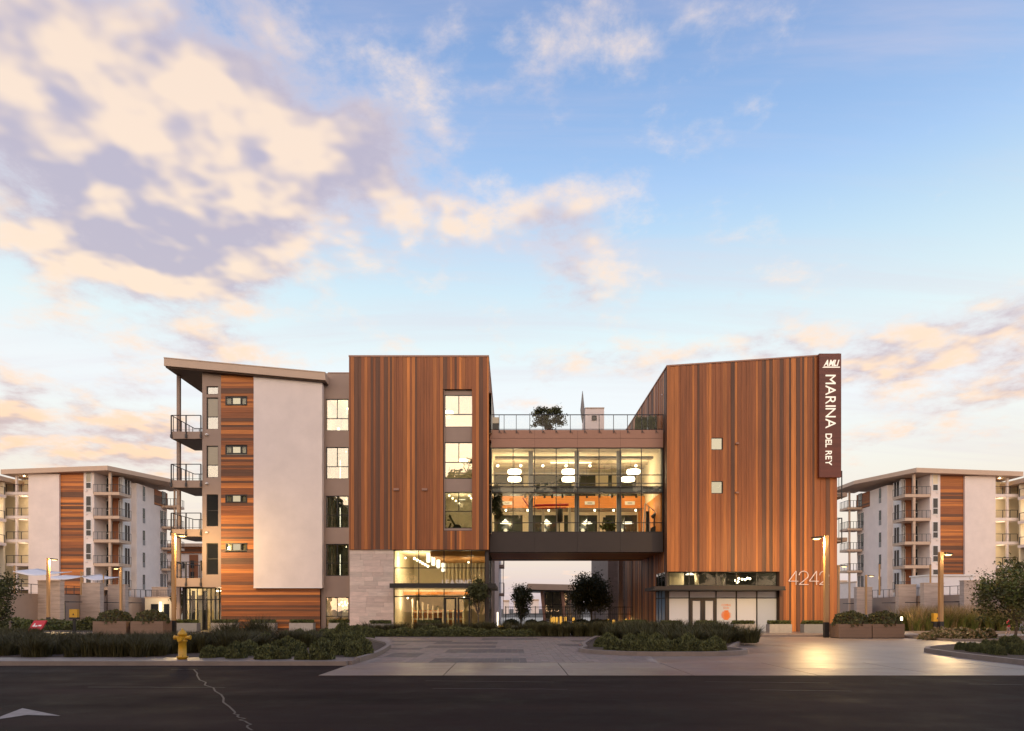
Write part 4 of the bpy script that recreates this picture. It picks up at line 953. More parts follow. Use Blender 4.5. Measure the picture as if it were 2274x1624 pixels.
pv = thing('garden_pavilion', 'low pavilion with thick flat green roof and slanted legs beyond the passage', 'building', (X(1230, 86), 86, 0))
Yp = 85; px_ = lambda p: X(p, Yp); pz = lambda p: Z(p, Yp)
rf2 = MB().xz([(px_(1171), pz(1309)), (px_(1300), pz(1312)), (px_(1300), pz(1299)), (px_(1171), pz(1296))], Yp, Yp+10).build('roof', M['beige'], pv)
MB().xz([(px_(1173), pz(1309.3)), (px_(1299), pz(1312.3)), (px_(1299), pz(1314.5)), (px_(1173), pz(1312))], Yp+.2, Yp+9.8).build('soffit', M['dark'], rf2)
for p in (1200, 1246): MB().xz([(px_(p), pz(1311)), (px_(p+7), pz(1311)), (px_(p+13), 0), (px_(p+7), 0)], Yp+1, Yp+1.4).build('slanted_leg', M['brown'], pv)
window(pv, px_(1212), px_(1298), .1, pz(1313), Yp+2.2, (.2, .4, .6, .8), (.55,), .08, 'glass', 'glass_wall')
bx('rear_wall', M['taupe'], pv, px_(1212), px_(1300), Yp+6, Yp+6.2, 0, pz(1313))
# fence / gate across the passage
fn = thing('passage_fence', 'dark metal fence with thin rails across the passage under the bridge', 'fence', (X(1270, 58), 58, 0))
m = MB(); fa_, fb_ = X(1122, 58), X(1420, 58)
for zz_ in (1.75, 1.15, .25): m.box(fa_, fb_, 58.01, 58.04, zz_-.025, zz_+.025)
m.build('rail', M['dark'], fn)
for i in range(10): piece('post', M['dark'], fn, fa_+(fb_-fa_)*i/9-.035, fa_+(fb_-fa_)*i/9+.035, 57.98, 58.05, 0, 1.82)
for i in range(66): piece('picket', M['dark'], fn, fa_+(fb_-fa_)*(i+.5)/66-.009, fa_+(fb_-fa_)*(i+.5)/66+.009, 58.0, 58.02, .2, 1.74)
def bollard(p, Yb, h, m='amber', lab='', cat='bollard light', power=6, w_=.14, group='glowing lanterns in the passage garden'):
    t = thing('bollard_light', lab, cat, (X(p, Yb), Yb, 0), group)
    MB().lathe([(w_, 0), (w_, .12)], (X(p, Yb), Yb, 0), 10).build('base', M['dark'], t); MB().lathe([(w_*.8, .12), (w_*.8, h), (w_*.7, h+.02)], (X(p, Yb), Yb, 0), 10).build('lantern', M[m], t)
    MB().lathe([(w_, h+.02), (w_, h+.08), (.02, h+.1)], (X(p, Yb), Yb, 0), 10).build('cap', M['dark'], t)
    if power: lightpt('bulb_light', (X(p, Yb), Yb-.25, h), power, t, (1, .6, .2), .08)
for k, (p, Yb, h) in enumerate(sorted(((1223, 62, .75), (1229, 60.5, .85), (1236, 63, .8), (1245, 64, .85), (1255, 66, .8), (1273, 68, .7), (1350, 62, .6), (1362, 60, .6), (1389, 59.5, .7), (1336, 64, .5)))):
    bollard(p, Yb, h, 'amber', f'{ORD[k]} small glowing lantern from the left behind the passage fence')
t = thing('ground_light', 'squat glowing yellow floor lantern at the left side of the passage', 'bollard light', (X(1113, 50), 50, 0)); MB().lathe([(.3, 0.01), (.3, .12), (.24, .36), (.1, .38)], (X(1113, 50), 50, 0), 12).build('lantern', M['amber'], t, True); lightpt('bulb_light', (X(1113, 50)+.1, 49.6, .4), 6, t, (1, .6, .2))
t = thing('bollard_light', 'slim white light bollard beside the lobby corner in the passage', 'bollard light', (X(1104.5, 50.5), 50.5, 0)); bx('light_tube', M['lampsoft'], t, X(1103, 50.5), X(1106, 50.5), 50.5, 50.6, .05, 1.35); bx('base', M['dark'], t, X(1102.5, 50.5), X(1106.5, 50.5), 50.45, 50.65, 0, .05)
# ------------------------------------------------ far apartment towers, left and right, and their podium
def far_tower(s, label, dz=0., pod_label=''):
    """s = -1 left, +1 right; built for s=+1 then mirrored in x"""
    side = 'left' if s < 0 else 'right'
    Y0, Xc = 97., 56.9
    T = thing('apartment_tower', label, 'building', (s*Xc, Y0, 0))
    FH = 3.37; ZB = 4.4+dz; top_ = 21.4+dz
    def B(name, m, a, b, c, d, e, f, parent=T): return bx(name, M[m], parent, min(s*a, s*b), max(s*a, s*b), c, d, e, f)
    def PC(name, m, a, b, c, d, e, f, parent, col=None): return piece(name, M[m], parent, min(s*a, s*b), max(s*a, s*b), c, d, e, f, col)
    px2 = lambda p: abs(X(p, Y0))                       # measured on the left tower
    xw0, xw1, xq, xv, xcn = px2(66.5), px2(134.5), px2(186.5), px2(208.6), px2(244)
    B('white_wall', 'white', xw1, xw0, Y0-.3, Y0+14, 0, top_-1.0)
    cw = B('cedar_wall', 'backing', xq+.0, xw1, Y0+.05, Y0+.3, 0, top_-.8)
    zz = ZB-1
    while zz < top_-.85:
        h = random.choice((.2, .3, .38, .45)); PC('board', 'wood_h', xq+.02, xw1-.02, Y0, Y0+.06, zz+.006, min(zz+h, top_-.8)-.006, cw, wcol(.25)); zz += h
    B('window_strip_wall', 'white', xv, xq, Y0-.05, Y0+14, 0, top_-.6)
    for k in range(5):
        zf = ZB+.1+FH*k
        mm = ('pane_dark', 'pane_dark') if k < 4 else (('pane_dark', 'pane_blind') if s < 0 else ('pane_dark', 'plaster'))
        a, b = xv+.25, xq-.3
        if zf+2.6 < top_: window(T, min(s*a, s*b), max(s*a, s*b), zf+.35, zf+2.75, Y0-.14, (), (.38,), .1, mm, frame='whitepaint', depth=.1)
        MB().lathe([(.12, 0), (.12, .12)], (s*(xq-.45), Y0-.12, zf+.05), 8).build('vent_cap', M['whitepaint'], T)
    # recessed balcony zone and corner column
    B('recess_wall', 'whitepaint', xcn-.1, xv, Y0+3.0, Y0+3.3, 0, top_-.8); B('recess_cedar', 'cedar', xcn+.35, xcn+1.25, Y0+2.8, Y0+3.0, ZB-1, top_-.8)
    B('recess_side', 'white', xv-.05, xv+.0, Y0, Y0+3, 0, top_-.8)
    B('corner_column', 'beige', xcn-.12, xcn+.2, Y0-.0, Y0+.3, 0, top_-.6)
    for k in range(5):
        zf = ZB+FH*k
        sl_ = B('balcony', 'beige', xcn-1.4, xv, Y0-.1, Y0+3, zf-.42, zf)
        m = MB(); a, b = s*(xcn-1.38), s*(xv+.05)
        for (ax, ay), (bx_, by), n_ in (((a, Y0-.05), (b, Y0-.05), 6), ((a, Y0-.05), (a, Y0+2.95), 8)):
            m.tube((ax, ay, zf+1.08), (bx_, by, zf+1.08), .03, n=5).tube((ax, ay, zf+.1), (bx_, by, zf+.1), .02, n=4)
            for i in range(n_+1):
                q = i/n_; m.box(ax+(bx_-ax)*q-.022, ax+(bx_-ax)*q+.022, ay+(by-ay)*q-.022, ay+(by-ay)*q+.022, zf-.25, zf+1.08)
        m.build('railing', M['rail'], sl_)
        for a2, b2, pn in ((xv-.95, xv-.1, 'pane_dark'), (xcn+.0, xcn+.3, 'pane_dark')):
            window(T, min(s*a2, s*b2), max(s*a2, s*b2), zf+.15, zf+2.6, Y0+2.7, (), (.42,), .07, pn, frame='whitepaint')
    # side face towards the centre
    SX = xcn-1.0
    sw_ = B('side_wall', 'white', xcn-.95, xcn+.2, Y0+5.2, Y0+14.2, 0, top_-1.3)
    B('balcony_side_wall', 'whitepaint', xcn-.1, xcn+.2, Y0+3.3, Y0+5.2, 0, top_-1.0)
    for k in range(5):
        zf = ZB+FH*k
        for ya, yb, h0, h1 in ((Y0+6.9, Y0+7.5, .6, 2.1), (Y0+12.1, Y0+13.0, .5, 2.5), (Y0+13.3, Y0+13.8, .5, 2.5)):
            if k == 4 and ya > Y0+11: continue
            wd2 = B('window', 'pane_dark', xcn-.985, xcn-.94, ya, yb, zf+h0, zf+h1)
            B('window_sill', 'grey', xcn-1.0, xcn-.95, ya, yb, zf+h0-.75, zf+h0-.02, wd2)
        wd2 = B('window', 'pane_dark', xcn-.13, xcn-.08, Y0+3.6, Y0+4.8, zf+.1, zf+2.5); B('window_frame', 'whitepaint', xcn-.15, xcn-.09, Y0+4.15, Y0+4.25, zf+.1, zf+2.5, wd2)
    up_ = B('upper_cedar', 'backing', xcn-.99, xcn-.96, Y0+10.2, Y0+14.2, ZB+FH*4-.2, top_-1.3); zz = ZB+FH*4-.15
    while zz < top_-1.35:
        PC('board', 'wood_h', xcn-1.03, xcn-.985, Y0+10.2, Y0+14.2, zz+.006, min(zz+.3, top_-1.3)-.006, up_, wcol(.4)); zz += .3
    w9 = B('window', 'pane_dark', xcn-1.06, xcn-1.03, Y0+12.4, Y0+13.6, ZB+FH*4+.3, ZB+FH*4+2.3); B('window_frame', 'whitepaint', xcn-1.08, xcn-1.05, Y0+12.95, Y0+13.05, ZB+FH*4+.3, ZB+FH*4+2.3, w9)
    # far corner balconies
    for k in range(1, 5):
        zf = ZB+FH*k; sl_ = B('balcony', 'beige', xcn-3.4, xcn-.95, Y0+12.4, Y0+15, zf-.35, zf)
        railing(sl_, [(s*(xcn-1.0), Y0+12.45), (s*(xcn-3.35), Y0+12.45), (s*(xcn-3.35), Y0+14.9)], zf, 1.08, .5, .06, foot=.25)
    B('far_column', 'beige', xcn-3.0, xcn-2.75, Y0+12.7, Y0+12.95, 0, top_-1.0)
    # roof, higher at the corner, with fascia
    pts = [(s*(xw0+3.4), top_-1.15), (s*(xcn-.25), top_-.6), (s*(xcn-.25), top_+.05), (s*(xw0+3.4), top_-.5)]
    MB().xz(pts, Y0-1.0, Y0+15).build('roof', M['beige'], T)
    rf_ = T.children[-1]
    MB().xz([(s*(xcn-.25), top_-.6), (s*(xcn-4.0), top_-.45), (s*(xcn-4.0), top_+.1), (s*(xcn-.25), top_+.05)], Y0+9, Y0+16.5).build('roof_wing', M['beige'], rf_)
    MB().add([(s*(xcn-.25), Y0-1, top_-.6), (s*(xcn-.25), Y0-1, top_+.05), (s*(xcn-4), Y0+9.01, top_-.45), (s*(xcn-4), Y0+9.01, top_+.1), (s*(xcn-.25), Y0+9.01, top_-.6), (s*(xcn-.25), Y0+9.01, top_+.05)],
             [(0, 1, 3, 2), (1, 5, 3), (0, 2, 4)]).build('roof_corner', M['beige'], rf_)
    # outer recessed balconies, lit
    B('lit_wall', 'plaster', xw0, xw0+9, Y0+2.5, Y0+2.8, 0, top_-1.3)
    for k in range(5):
        zf = ZB+FH*k
        sl_ = B('balcony', 'white', xw0, xw0+(3.9 if k != 1 else 3.2), Y0-.2, Y0+2.5, zf-.4, zf)
        railing(sl_, [(s*(xw0+.05), Y0-.15), (s*(xw0+3.2), Y0-.15)], zf, 1.08, 1.2, .07, foot=.25)
        if k > 1: B('cedar_panel', 'cedar', xw0+.1, xw0+1.6, Y0+2.3, Y0+2.5, zf, zf+FH-.4)
        if k in (1, 2, 3, 4):
            lm = thing('balcony_lamp', f'small ceiling lamp over the {("lowest", "second", "third", "top")[k-1]} outer balcony of the {side} tower', 'lamp', (s*(xw0+.7), Y0+1.2, zf+FH-.5))
            sphere((s*(xw0+.7), Y0+1.2, zf+FH-.5), .12, 8).build('bulb', M['lamp'], lm); lightpt('bulb_light', (s*(xw0+1.6), Y0+1.1, zf+FH-.95), 45, lm)
    B('outer_column', 'white', xw0+1.75, xw0+2.0, Y0-.1, Y0+.2, 0, top_-1.2)
    w9 = B('entry_door', 'pane_dark', xw0+.9, xw0+1.6, Y0+2.4, Y0+2.49, ZB, ZB+2.5)
    # lower neighbour with stacked deep balconies
    Nb = thing('balcony_block', f'balcony block with lit cream walls adjoining the {side} tower at the picture edge', 'building', (s*(xw0+6), Y0-3, 0))
    def NB(name, m, a, b, c, d, e, f, parent=Nb): return bx(name, M[m], parent, min(s*a, s*b), max(s*a, s*b), c, d, e, f)
    NB('wall', 'plaster', xw0+3.0, xw0+14, Y0-1, Y0-.7, 0, top_-2.3); NB('roof', 'beige', xw0+2.6, xw0+14, Y0-4, Y0+8, top_-2.2, top_-1.6)
    cb_ = NB('cedar_base', 'backing', xw0+3.2, xw0+14, Y0-3.9, Y0-3.6, 0, ZB+FH*2-1.0); zz = .1
    while zz < ZB+FH*2-1.1:
        o9 = PC('board', 'wood_h', xw0+3.2, xw0+14, Y0-3.95, Y0-3.9, zz+.006, zz+.32-.006, cb_, tuple(v*.8 for v in wcol(.4))); zz += .32
    for k in (2, 3, 4):
        zf = ZB+FH*k-.6
        sl_ = NB('balcony', 'white', xw0+2.6, xw0+8.2, Y0-4, Y0-1, zf-.4, zf)
        railing(sl_, [(s*(xw0+2.7), Y0-1.2), (s*(xw0+2.7), Y0-3.9), (s*(xw0+8.1), Y0-3.9)], zf, 1.08, 1.6, .08, foot=.25)
        lm = thing('balcony_lamp', f'ceiling lamp over the {("lowest", "middle", "top")[k-2]} balcony of the {side} balcony block', 'lamp', (s*(xw0+3.2), Y0-2, zf+2.4)); sphere((s*(xw0+3.2), Y0-2.2, zf+2.4), .13, 8).build('bulb', M['lamp'], lm); lightpt('bulb_light', (s*(xw0+4.4), Y0-2.2, zf+2.1), 60, lm)
    # podium: wall running back, fin pylons, parapet and terrace rail
    Pd = thing('stone_podium', pod_label, 'building', (s*53.5, 90, 0))
    def PB(name, m, a, b, c, d, e, f, parent=Pd): return bx(name, M[m], parent, min(s*a, s*b), max(s*a, s*b), c, d, e, f)
    base_ = PB('podium_wall', 'taupe', 53.5, 80, 70, 96, 0, 3.3)
    PB('upper_podium', 'taupe', 54.8, 60, 96, 118, 0, 3.3, base_)
    railing(Pd, [(s*53.6, 70.1), (s*53.6, 103)], 3.3, 1.05, 1.5, .06, nb=0, foot=.1)
    railing(Pd, [(s*53.6, 70.1), (s*75, 70.1)], 3.3, 1.05, 1.2, .06, nb=24, foot=.1)
    for yk, w2 in ((77, 2.5), (84.5, 2.45), (90, 2.3), (101, 2.3)):
        p = PB('stone_pylon', 'stone_far', 51.0, 51.0+w2, yk, yk+.8, 0, 4.75); PB('pylon_coping', 'beige', 50.95, 51.05+w2, yk-.05, yk+.85, 4.75, 4.82, p)
        PB('canopy', 'dark', 50.6, 53.4, yk+1.0, yk+3.4, 2.35, 2.45, p)
        d9 = PB('glazed_door', 'dark', 53.38, 53.5, yk+1.2, yk+4.6, 0.05, 2.3, p)
        for i in range(4): PC('pane', 'warmglow' if (s < 0 and yk < 80) or (i == 1 and yk < 95) else 'pane_dark', 53.36, 53.38, yk+1.3+i*.82, yk+1.95+i*.82, .15, 2.2, p)
    for i in range(4):
        a = 56+i*4.2; PC('window', 'pane_dark', a, a+2.2, 69.95, 70.0, .3, 2.3, base_)
    return T
far_tower(-1, 'left far apartment tower with white wall, cedar strip and corner balconies', .3, 'pale stone podium with fin pylons below the left far tower')
far_tower(1, 'right far apartment tower with white wall, cedar strip and corner balconies', 0., 'pale stone podium with fin pylons below the right far tower')
# shade sails on the left terrace
for k, (a, b, ya, yb, Ys) in enumerate(((28, 108, 1268, 1275, 75), (100, 182, 1282, 1280, 84), (180, 232, 1280, 1286, 90))):
    t = thing('shade_sail', ('leftmost white shade sail on the podium terrace', 'middle white shade sail on the podium terrace', 'rightmost white shade sail on the podium terrace, nearest the balconies')[k], 'shade sail', (X((a+b)/2, Ys), Ys, 3.3))
    n_ = 8; vs = []; fs = []
    for i in range(n_+1):
        for j in range(5):
            u, v = i/n_, j/4; vs.append((X(a+(b-a)*u, Ys)+.0, Ys+4*v, Z(ya+(yb-ya)*u, Ys)-.3*math.sin(u*math.pi)*(1-.4*v)+.5*v))
    for i in range(n_):
        for j in range(4): q = i*5+j; fs.append((q, q+5, q+6, q+1))
    o = MB().add(vs, fs).build('fabric', M['fabric'], t, True); md = o.modifiers.new('thick', 'SOLIDIFY'); md.thickness = .06
    for p, yy in ((a+3, ya), (b-3, yb)): MB().tube((X(p, Ys), Ys+.1, 3.3), (X(p, Ys), Ys+.1, Z(yy, Ys)+.6), .09).build('post', M['wood_post'], t)
# two wooden posts and white volume on the right terrace
rt = thing('terrace_kiosk', 'white flat-roofed kiosk on the right podium terrace', 'kiosk', (X(2120, 88), 88, 3.3))
MB().box(X(2062, 88), X(2160, 88), 88, 92, 3.31, Z(1279, 88)).build('wall', M['fabric'], rt); bx('roof', M['whitepaint'], rt, X(2060, 88), X(2162, 88), 87.8, 92.2, Z(1279, 88), Z(1276, 88))
for k, p in enumerate((1952, 2065)):
    t = thing('terrace_post', ('orange timber post on the right terrace by the corner balconies', 'orange timber post on the right terrace beside the kiosk')[k], 'post', (X(p, 86), 86, 3.3))
    MB().tube((X(p, 86), 86, 3.3), (X(p, 86), 86, Z(1253+k*2, 86)), .11, n=10).build('shaft', M['wood_post'], t); MB().lathe([(.13, 0), (.13, .06), (.03, .09)], (X(p, 86), 86, Z(1253+k*2, 86)), 10).build('cap', M['dark'], t)
# building in the gap behind the left balconies
gb = thing('rear_white_block', 'white apartment block with cedar top band behind the left balconies', 'building', (X(395, 125), 125, 0)); Y9 = 125; qx = lambda p: X(p, Y9); qz = lambda p: Z(p, Y9)
bx('wall', M['white'], gb, qx(340), qx(470), Y9, Y9+12, 0, qz(1228)); bx('roof', M['beige'], gb, qx(338), qx(474), Y9-1, Y9+13, qz(1215), qz(1208))
cbn = bx('cedar_band', M['backing'], gb, qx(340), qx(472), Y9-.2, Y9+.0, qz(1229), qz(1215))
for i in range(4): piece('board', M['wood_h'], cbn, qx(340), qx(472), Y9-.26, Y9-.2, qz(1229)+i*.29, qz(1229)+i*.29+.28, wcol(.2))
bx('cedar_side', M['cedar'], gb, qx(421), qx(440), Y9-.15, Y9, qz(1290), qz(1232))
for a, b, c, d in ((359, 369, 1250, 1290), (407, 411, 1250, 1262), (424, 432, 1245, 1262), (424, 432, 1270, 1290), (446, 456, 1245, 1268), (362, 372, 1305, 1330)): window(gb, qx(a), qx(b), qz(d), qz(c), Y9-.25, (.5,), (), .08, 'pane_dark')
for zz_ in (1262, 1294, 1320):
    s_ = bx('balcony', M['beige'], gb, qx(341), qx(385), Y9-2, Y9, qz(zz_), qz(zz_-4)); railing(s_, [(qx(341), Y9-1.95), (qx(384), Y9-1.95)], qz(zz_-4), 1.1, .9, .08, nb=10, foot=.1)
# low lit garden wall left of the wing
gw = thing('lit_garden_wall', 'warm-lit low wall with dark doorways left of the wing entrance', 'wall', (X(345, 100), 100, 0))
bx('wall', M['plaster'], gw, X(322, 100), X(400, 100), 100, 103, 0, 3.2); bx('coping', M['beige'], gw, X(321, 100), X(401, 100), 99.9, 103.1, 3.2, 3.35)
for a, b in ((336, 352), (364, 376)): bx('doorway', M['pane_dark'], gw, X(a, 100), X(b, 100), 99.9, 99.98, .05, 2.3)
railing(gw, [(X(322, 100), 100.1), (X(400, 100), 100.1)], 3.35, 1.0, 1.5, .06, nb=20, foot=.05)
lm = thing('wall_washer', 'bright strip light washing the garden wall beside the wing', 'lamp', (X(358, 98), 98, 0)); bx('light_tube', M['lampsoft'], lm, X(353.5, 99.5), X(358.5, 99.5), 99.5, 99.6, .1, 2.6); lightpt('bulb_light', (X(350, 98), 97.6, 2.2), 120, lm, (1, .70, .36))
# far pale buildings between the towers
for k, (a, b, t_, Yq) in enumerate(((1858, 1880, 1292, 260), (1876, 1905, 1298, 300), (1900, 1925, 1294, 240), (1140, 1152, 1338, 260), (1178, 1196, 1334, 240), (1118, 1130, 1336, 220), (300, 345, 1330, 300))):
    t = thing('distant_building', ('pale distant block right behind the timber corner', 'wide pale distant block between timber corner and tower', 'pale distant block touching the right tower', 'tiny distant block left of the passage tree', 'tiny distant block right of the passage tree', 'tiny distant block at the left edge of the passage', 'distant block in the gap by the left tower')[k], 'building', (X((a+b)/2, Yq), Yq, 0))
    bx('wall', M['white'], t, X(a, Yq), X(b, Yq), Yq, Yq+14, 0, Z(t_, Yq)); bx('roof', M['beige'], t, X(a-.5, Yq), X(b+.5, Yq), Yq-.3, Yq+14.3, Z(t_, Yq), Z(t_, Yq)+.5)
    n_ = max(2, int((b-a)/5)); zz = 3
    while zz < Z(t_, Yq)-2:
        for i in range(n_): piece('window', M['pane_dark'], t, X(a, Yq)+(i+.25)*(X(b, Yq)-X(a, Yq))/n_, X(a, Yq)+(i+.75)*(X(b, Yq)-X(a, Yq))/n_, Yq-.1, Yq-.02, zz, zz+1.4)
        zz += 3.4
# ================================================================== street furniture
def lamp_post(p, ytop, Y, sd, label, h_arm=.75, power=160, zfix=None):
    px, zt = X(p, Y), (zfix or Z(ytop, Y))
    t = thing('lamp_post', label, 'street lamp', (px, Y, 0), 'warm lit timber lamp posts')
    w_ = .105
    bx('base', M['black'], t, px-w_-.015, px+w_+.015, Y-w_-.015, Y+w_+.015, 0, .85)
    bx('pole', M['wood_post'], t, px-w_, px+w_, Y-w_, Y+w_, .85, zt)
    bx('arm', M['dark'], t, min(px, px+sd*h_arm*.6), max(px, px+sd*h_arm*.6), Y-.05, Y+.05, zt-.10, zt-.02)
    a, b = px+sd*h_arm*.5, px+sd*h_arm*1.25; hd = MB().xz([(a, zt-.14), (b, zt-.17), (b, zt-.07), (a, zt-.02)], Y-.17, Y+.17).build('lamp_head', M['dark'], t)
    MB().lathe([(.15, -.03), (.15, 0)], ((a+b)/2, Y, zt-.185), 14).build('lens', M['head'], hd)
    MB().xz([(a+.04*sd, zt-.155), (b-.04*sd, zt-.18), (b-.04*sd, zt-.172), (a+.04*sd, zt-.145)], Y-.14, Y+.14).build('lens_rim', M['head'], hd)
    lightpt('bulb_light', ((a+b)/2, Y-.05, zt-.34), power, t, (1, .66, .28), .16)
lamp_post(386, 1185, 43.7, 1, 'lit timber lamp post standing in front of the left balconies', .62, 1000)
lamp_post(1833.5, 1190, 38, -1, 'lit timber lamp post in front of the 4242 numerals', .6, 1500)
lamp_post(107.5, 1239.5, 60.6, 1, 'lit timber lamp post in front of the left tower white wall', .62, 900)
lamp_post(268.8, 1260, 72, -1, 'lit timber lamp post behind the left wooden planters', .6, 700)
lamp_post(2088, 1226, 40.5, 1, 'lit timber lamp post beside the right yellow box sign', .5, 1000)
lamp_post(1860.5, 1255, 68.7, 1, 'lit timber lamp post peeking past the right edge of the timber building', .7, 250)
lamp_post(1922, 1277, 88, 1, 'farthest lit lamp post in front of the right tower', .8, 250)
# hydrant
hx, hy = G(405, 1474.6); hy = 20.0; hx = X(405, 20); z0 = .12
hd = thing('fire_hydrant', 'yellow fire hydrant on the roadside walk', 'hydrant', (hx, hy, z0))
MB().lathe([(.13, 0), (.13, .04), (.16, .05), (.16, .09), (.115, .11), (.11, .5), (.135, .52), (.135, .56), (.105, .58), (.105, .70), (.13, .71), (.13, .75), (.11, .78), (.07, .84), (.03, .86), (.03, .90), (.004, .905)], (hx, hy, z0), 18).build('barrel', M['yellow'], hd, True)
MB().tube((hx-.20, hy, z0+.64), (hx+.20, hy, z0+.64), .055, n=10).build('side_nozzle', M['yellow'], hd); MB().tube((hx, hy-.19, z0+.60), (hx, hy, z0+.60), .075, n=12).build('front_nozzle', M['yellow'], hd)
for sx_ in (-1, 1): MB().tube((hx+sx_*.20, hy, z0+.64), (hx+sx_*.24, hy, z0+.64), .07, n=8).build('nozzle_cap', M['yellow'], hd)
MB().lathe([(.10, 0), (.10, .05)], (hx, hy, z0-.0), 12).build('foot', M['rail'], hd)
for i in range(6): MB().tube((hx+.145*math.cos(i*1.047), hy+.145*math.sin(i*1.047), z0+.09), (hx+.145*math.cos(i*1.047), hy+.145*math.sin(i*1.047), z0+.115), .015, n=6).build('bolt', M['rail'], hd)
# yellow box signs
def ysign(p, y0, y1, Y, posts, label, wpx):
    cx_ = X(p, Y); t = thing('yellow_box_sign', label, 'sign', (cx_, Y, 0)); w_ = wpx/2/F*Y
    bx('box', M['yellow'], t, cx_-w_, cx_+w_, Y-.12, Y+.12, Z(y1, Y), Z(y0, Y)); bx('tray', M['black'], t, cx_-w_-.01, cx_+w_+.01, Y-.13, Y+.13, Z(y1+4, Y), Z(y1, Y)-.002)
    for d in posts: bx('post', M['black'], t, cx_+d-.07, cx_+d+.07, Y-.06, Y+.06, 0, Z(y1+4, Y)-.002)
    MB().xz([(cx_-.04, Z(y1, Y)+.14), (cx_+.05, Z(y1, Y)+.14), (cx_+.035, Z(y1, Y)+.22), (cx_, Z(y1, Y)+.27), (cx_-.03, Z(y1, Y)+.21)], Y-.128, Y-.12).build('mark', M['black'], t)
ysign(165.3, 1353, 1371, 45, (0,), 'yellow box sign on a black post beyond the left grass bed', 17.5)
ysign(2078, 1362, 1380, 41.5, (-.08, .16), 'yellow box sign on two black posts beside the right lamp post', 16.5)
# red slanted board
Yr = 43; rs = thing('red_board_sign', 'slanted red board sign behind the grass at far left', 'sign', (X(83, Yr), Yr, 0))
MB().add([(X(65, Yr), Yr-.3, .02), (X(93, Yr), Yr-.3, .02), (X(100, Yr), Yr+.15, Z(1378, Yr)), (X(72, Yr), Yr+.15, Z(1378, Yr)), (X(65, Yr), Yr-.18, .02), (X(93, Yr), Yr-.18, .02), (X(100, Yr), Yr+.27, Z(1378, Yr)), (X(72, Yr), Yr+.27, Z(1378, Yr))],
         [(0, 1, 2, 3), (7, 6, 5, 4), (0, 4, 5, 1), (1, 5, 6, 2), (2, 6, 7, 3), (3, 7, 4, 0)]).build('board', M['red'], rs)
for i, (u0, u1, v) in enumerate(((.16, .36, .62), (.40, .55, .60), (.60, .84, .64), (.18, .30, .74))):
    P0 = lambda u, v: (X(65+28*u+7*v, Yr), Yr-.3+.45*v-.012, .02+(Z(1378, Yr)-.02)*v)
    MB().quad(P0(u0, v-.07), P0(u1, v-.07), P0(u1, v+.03), P0(u0, v+.03)).build('white_mark', M['whitepaint'], rs)
for p in (72, 96): MB().tube((X(p, Yr), Yr+.22, Z(1380, Yr)), (X(p, Yr), Yr+.75, 0), .02).build('strut', M['black'], rs)
t = thing('path_bollard', 'short pale path bollard at the far left edge', 'bollard', (X(22.8, 46), 46, 0)); MB().tube((X(22.8, 46), 46, 0), (X(22.8, 46), 46, Z(1378, 46)), .07, n=10).build('post', M['taupe'], t); MB().tube((X(22.8, 46), 46, Z(1381, 46)), (X(28.5, 46), 46, Z(1382, 46)), .05, n=8).build('light_head', M['dark'], t)
for k, (p, Yb) in enumerate(((2001, 47), (1869, 40.5), (2146, 47), (2161, 47.5))):
    t = thing('path_light', ('glowing path light at the right end of the wooden planters', 'glowing path light among the left shrub of the right planters', 'left of the two glowing path lights by the grass plumes', 'right of the two glowing path lights by the grass plumes')[k], 'bollard light', (X(p, Yb), Yb, 0))
    hh_ = (1.05, 1.15, .95, .95)[k]; MB().tube((X(p, Yb), Yb, 0), (X(p, Yb), Yb, hh_-.25), .05, n=8).build('post', M['dark'], t); MB().lathe([(.07, 0), (.07, .22), (.03, .25)], (X(p, Yb), Yb, hh_-.25), 10).build('lantern', M['lamp'], t); lightpt('bulb_light', (X(p, Yb), Yb-.2, hh_), 14, t, (1, .66, .28))
# ================================================================== vegetation
def leafmat(name, col, var=.45):
    m = mat(name, col, .6, var, 3.5, spec=.3, detail=3); return m
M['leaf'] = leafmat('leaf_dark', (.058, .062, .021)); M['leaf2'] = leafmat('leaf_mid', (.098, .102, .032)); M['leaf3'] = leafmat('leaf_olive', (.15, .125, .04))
M['grassd'] = leafmat('grass_dark', (.050, .043, .015)); M['grassm'] = leafmat('grass_olive', (.075, .068, .024)); M['plume'] = leafmat('grass_plume', (.30, .21, .11)); M['grassg'] = leafmat('grass_green', (.10, .12, .03))
M['twig'] = leafmat('dry_shrub', (.085, .058, .034))
def unit(n):
    v = RNG.normal(size=(n, 3)); return v/np.linalg.norm(v, axis=1)[:, None]
def leaves(c, size, elong=1.8, nrm=None):
    n = len(c); a = unit(n)
    if nrm is not None: a = a*.75+nrm*.55; a /= np.linalg.norm(a, axis=1)[:, None]
    b = np.cross(a, unit(n)); b /= np.linalg.norm(b, axis=1)[:, None]
    s = size*RNG.uniform(.6, 1.3, n)[:, None]
    v = np.stack([c-a*s*elong*.5, c+b*s*.5+a*s*.05, c+a*s*elong*.5, c-b*s*.5+a*s*.05], 1).reshape(-1, 3)
    return v, np.arange(4*n).reshape(n, 4)
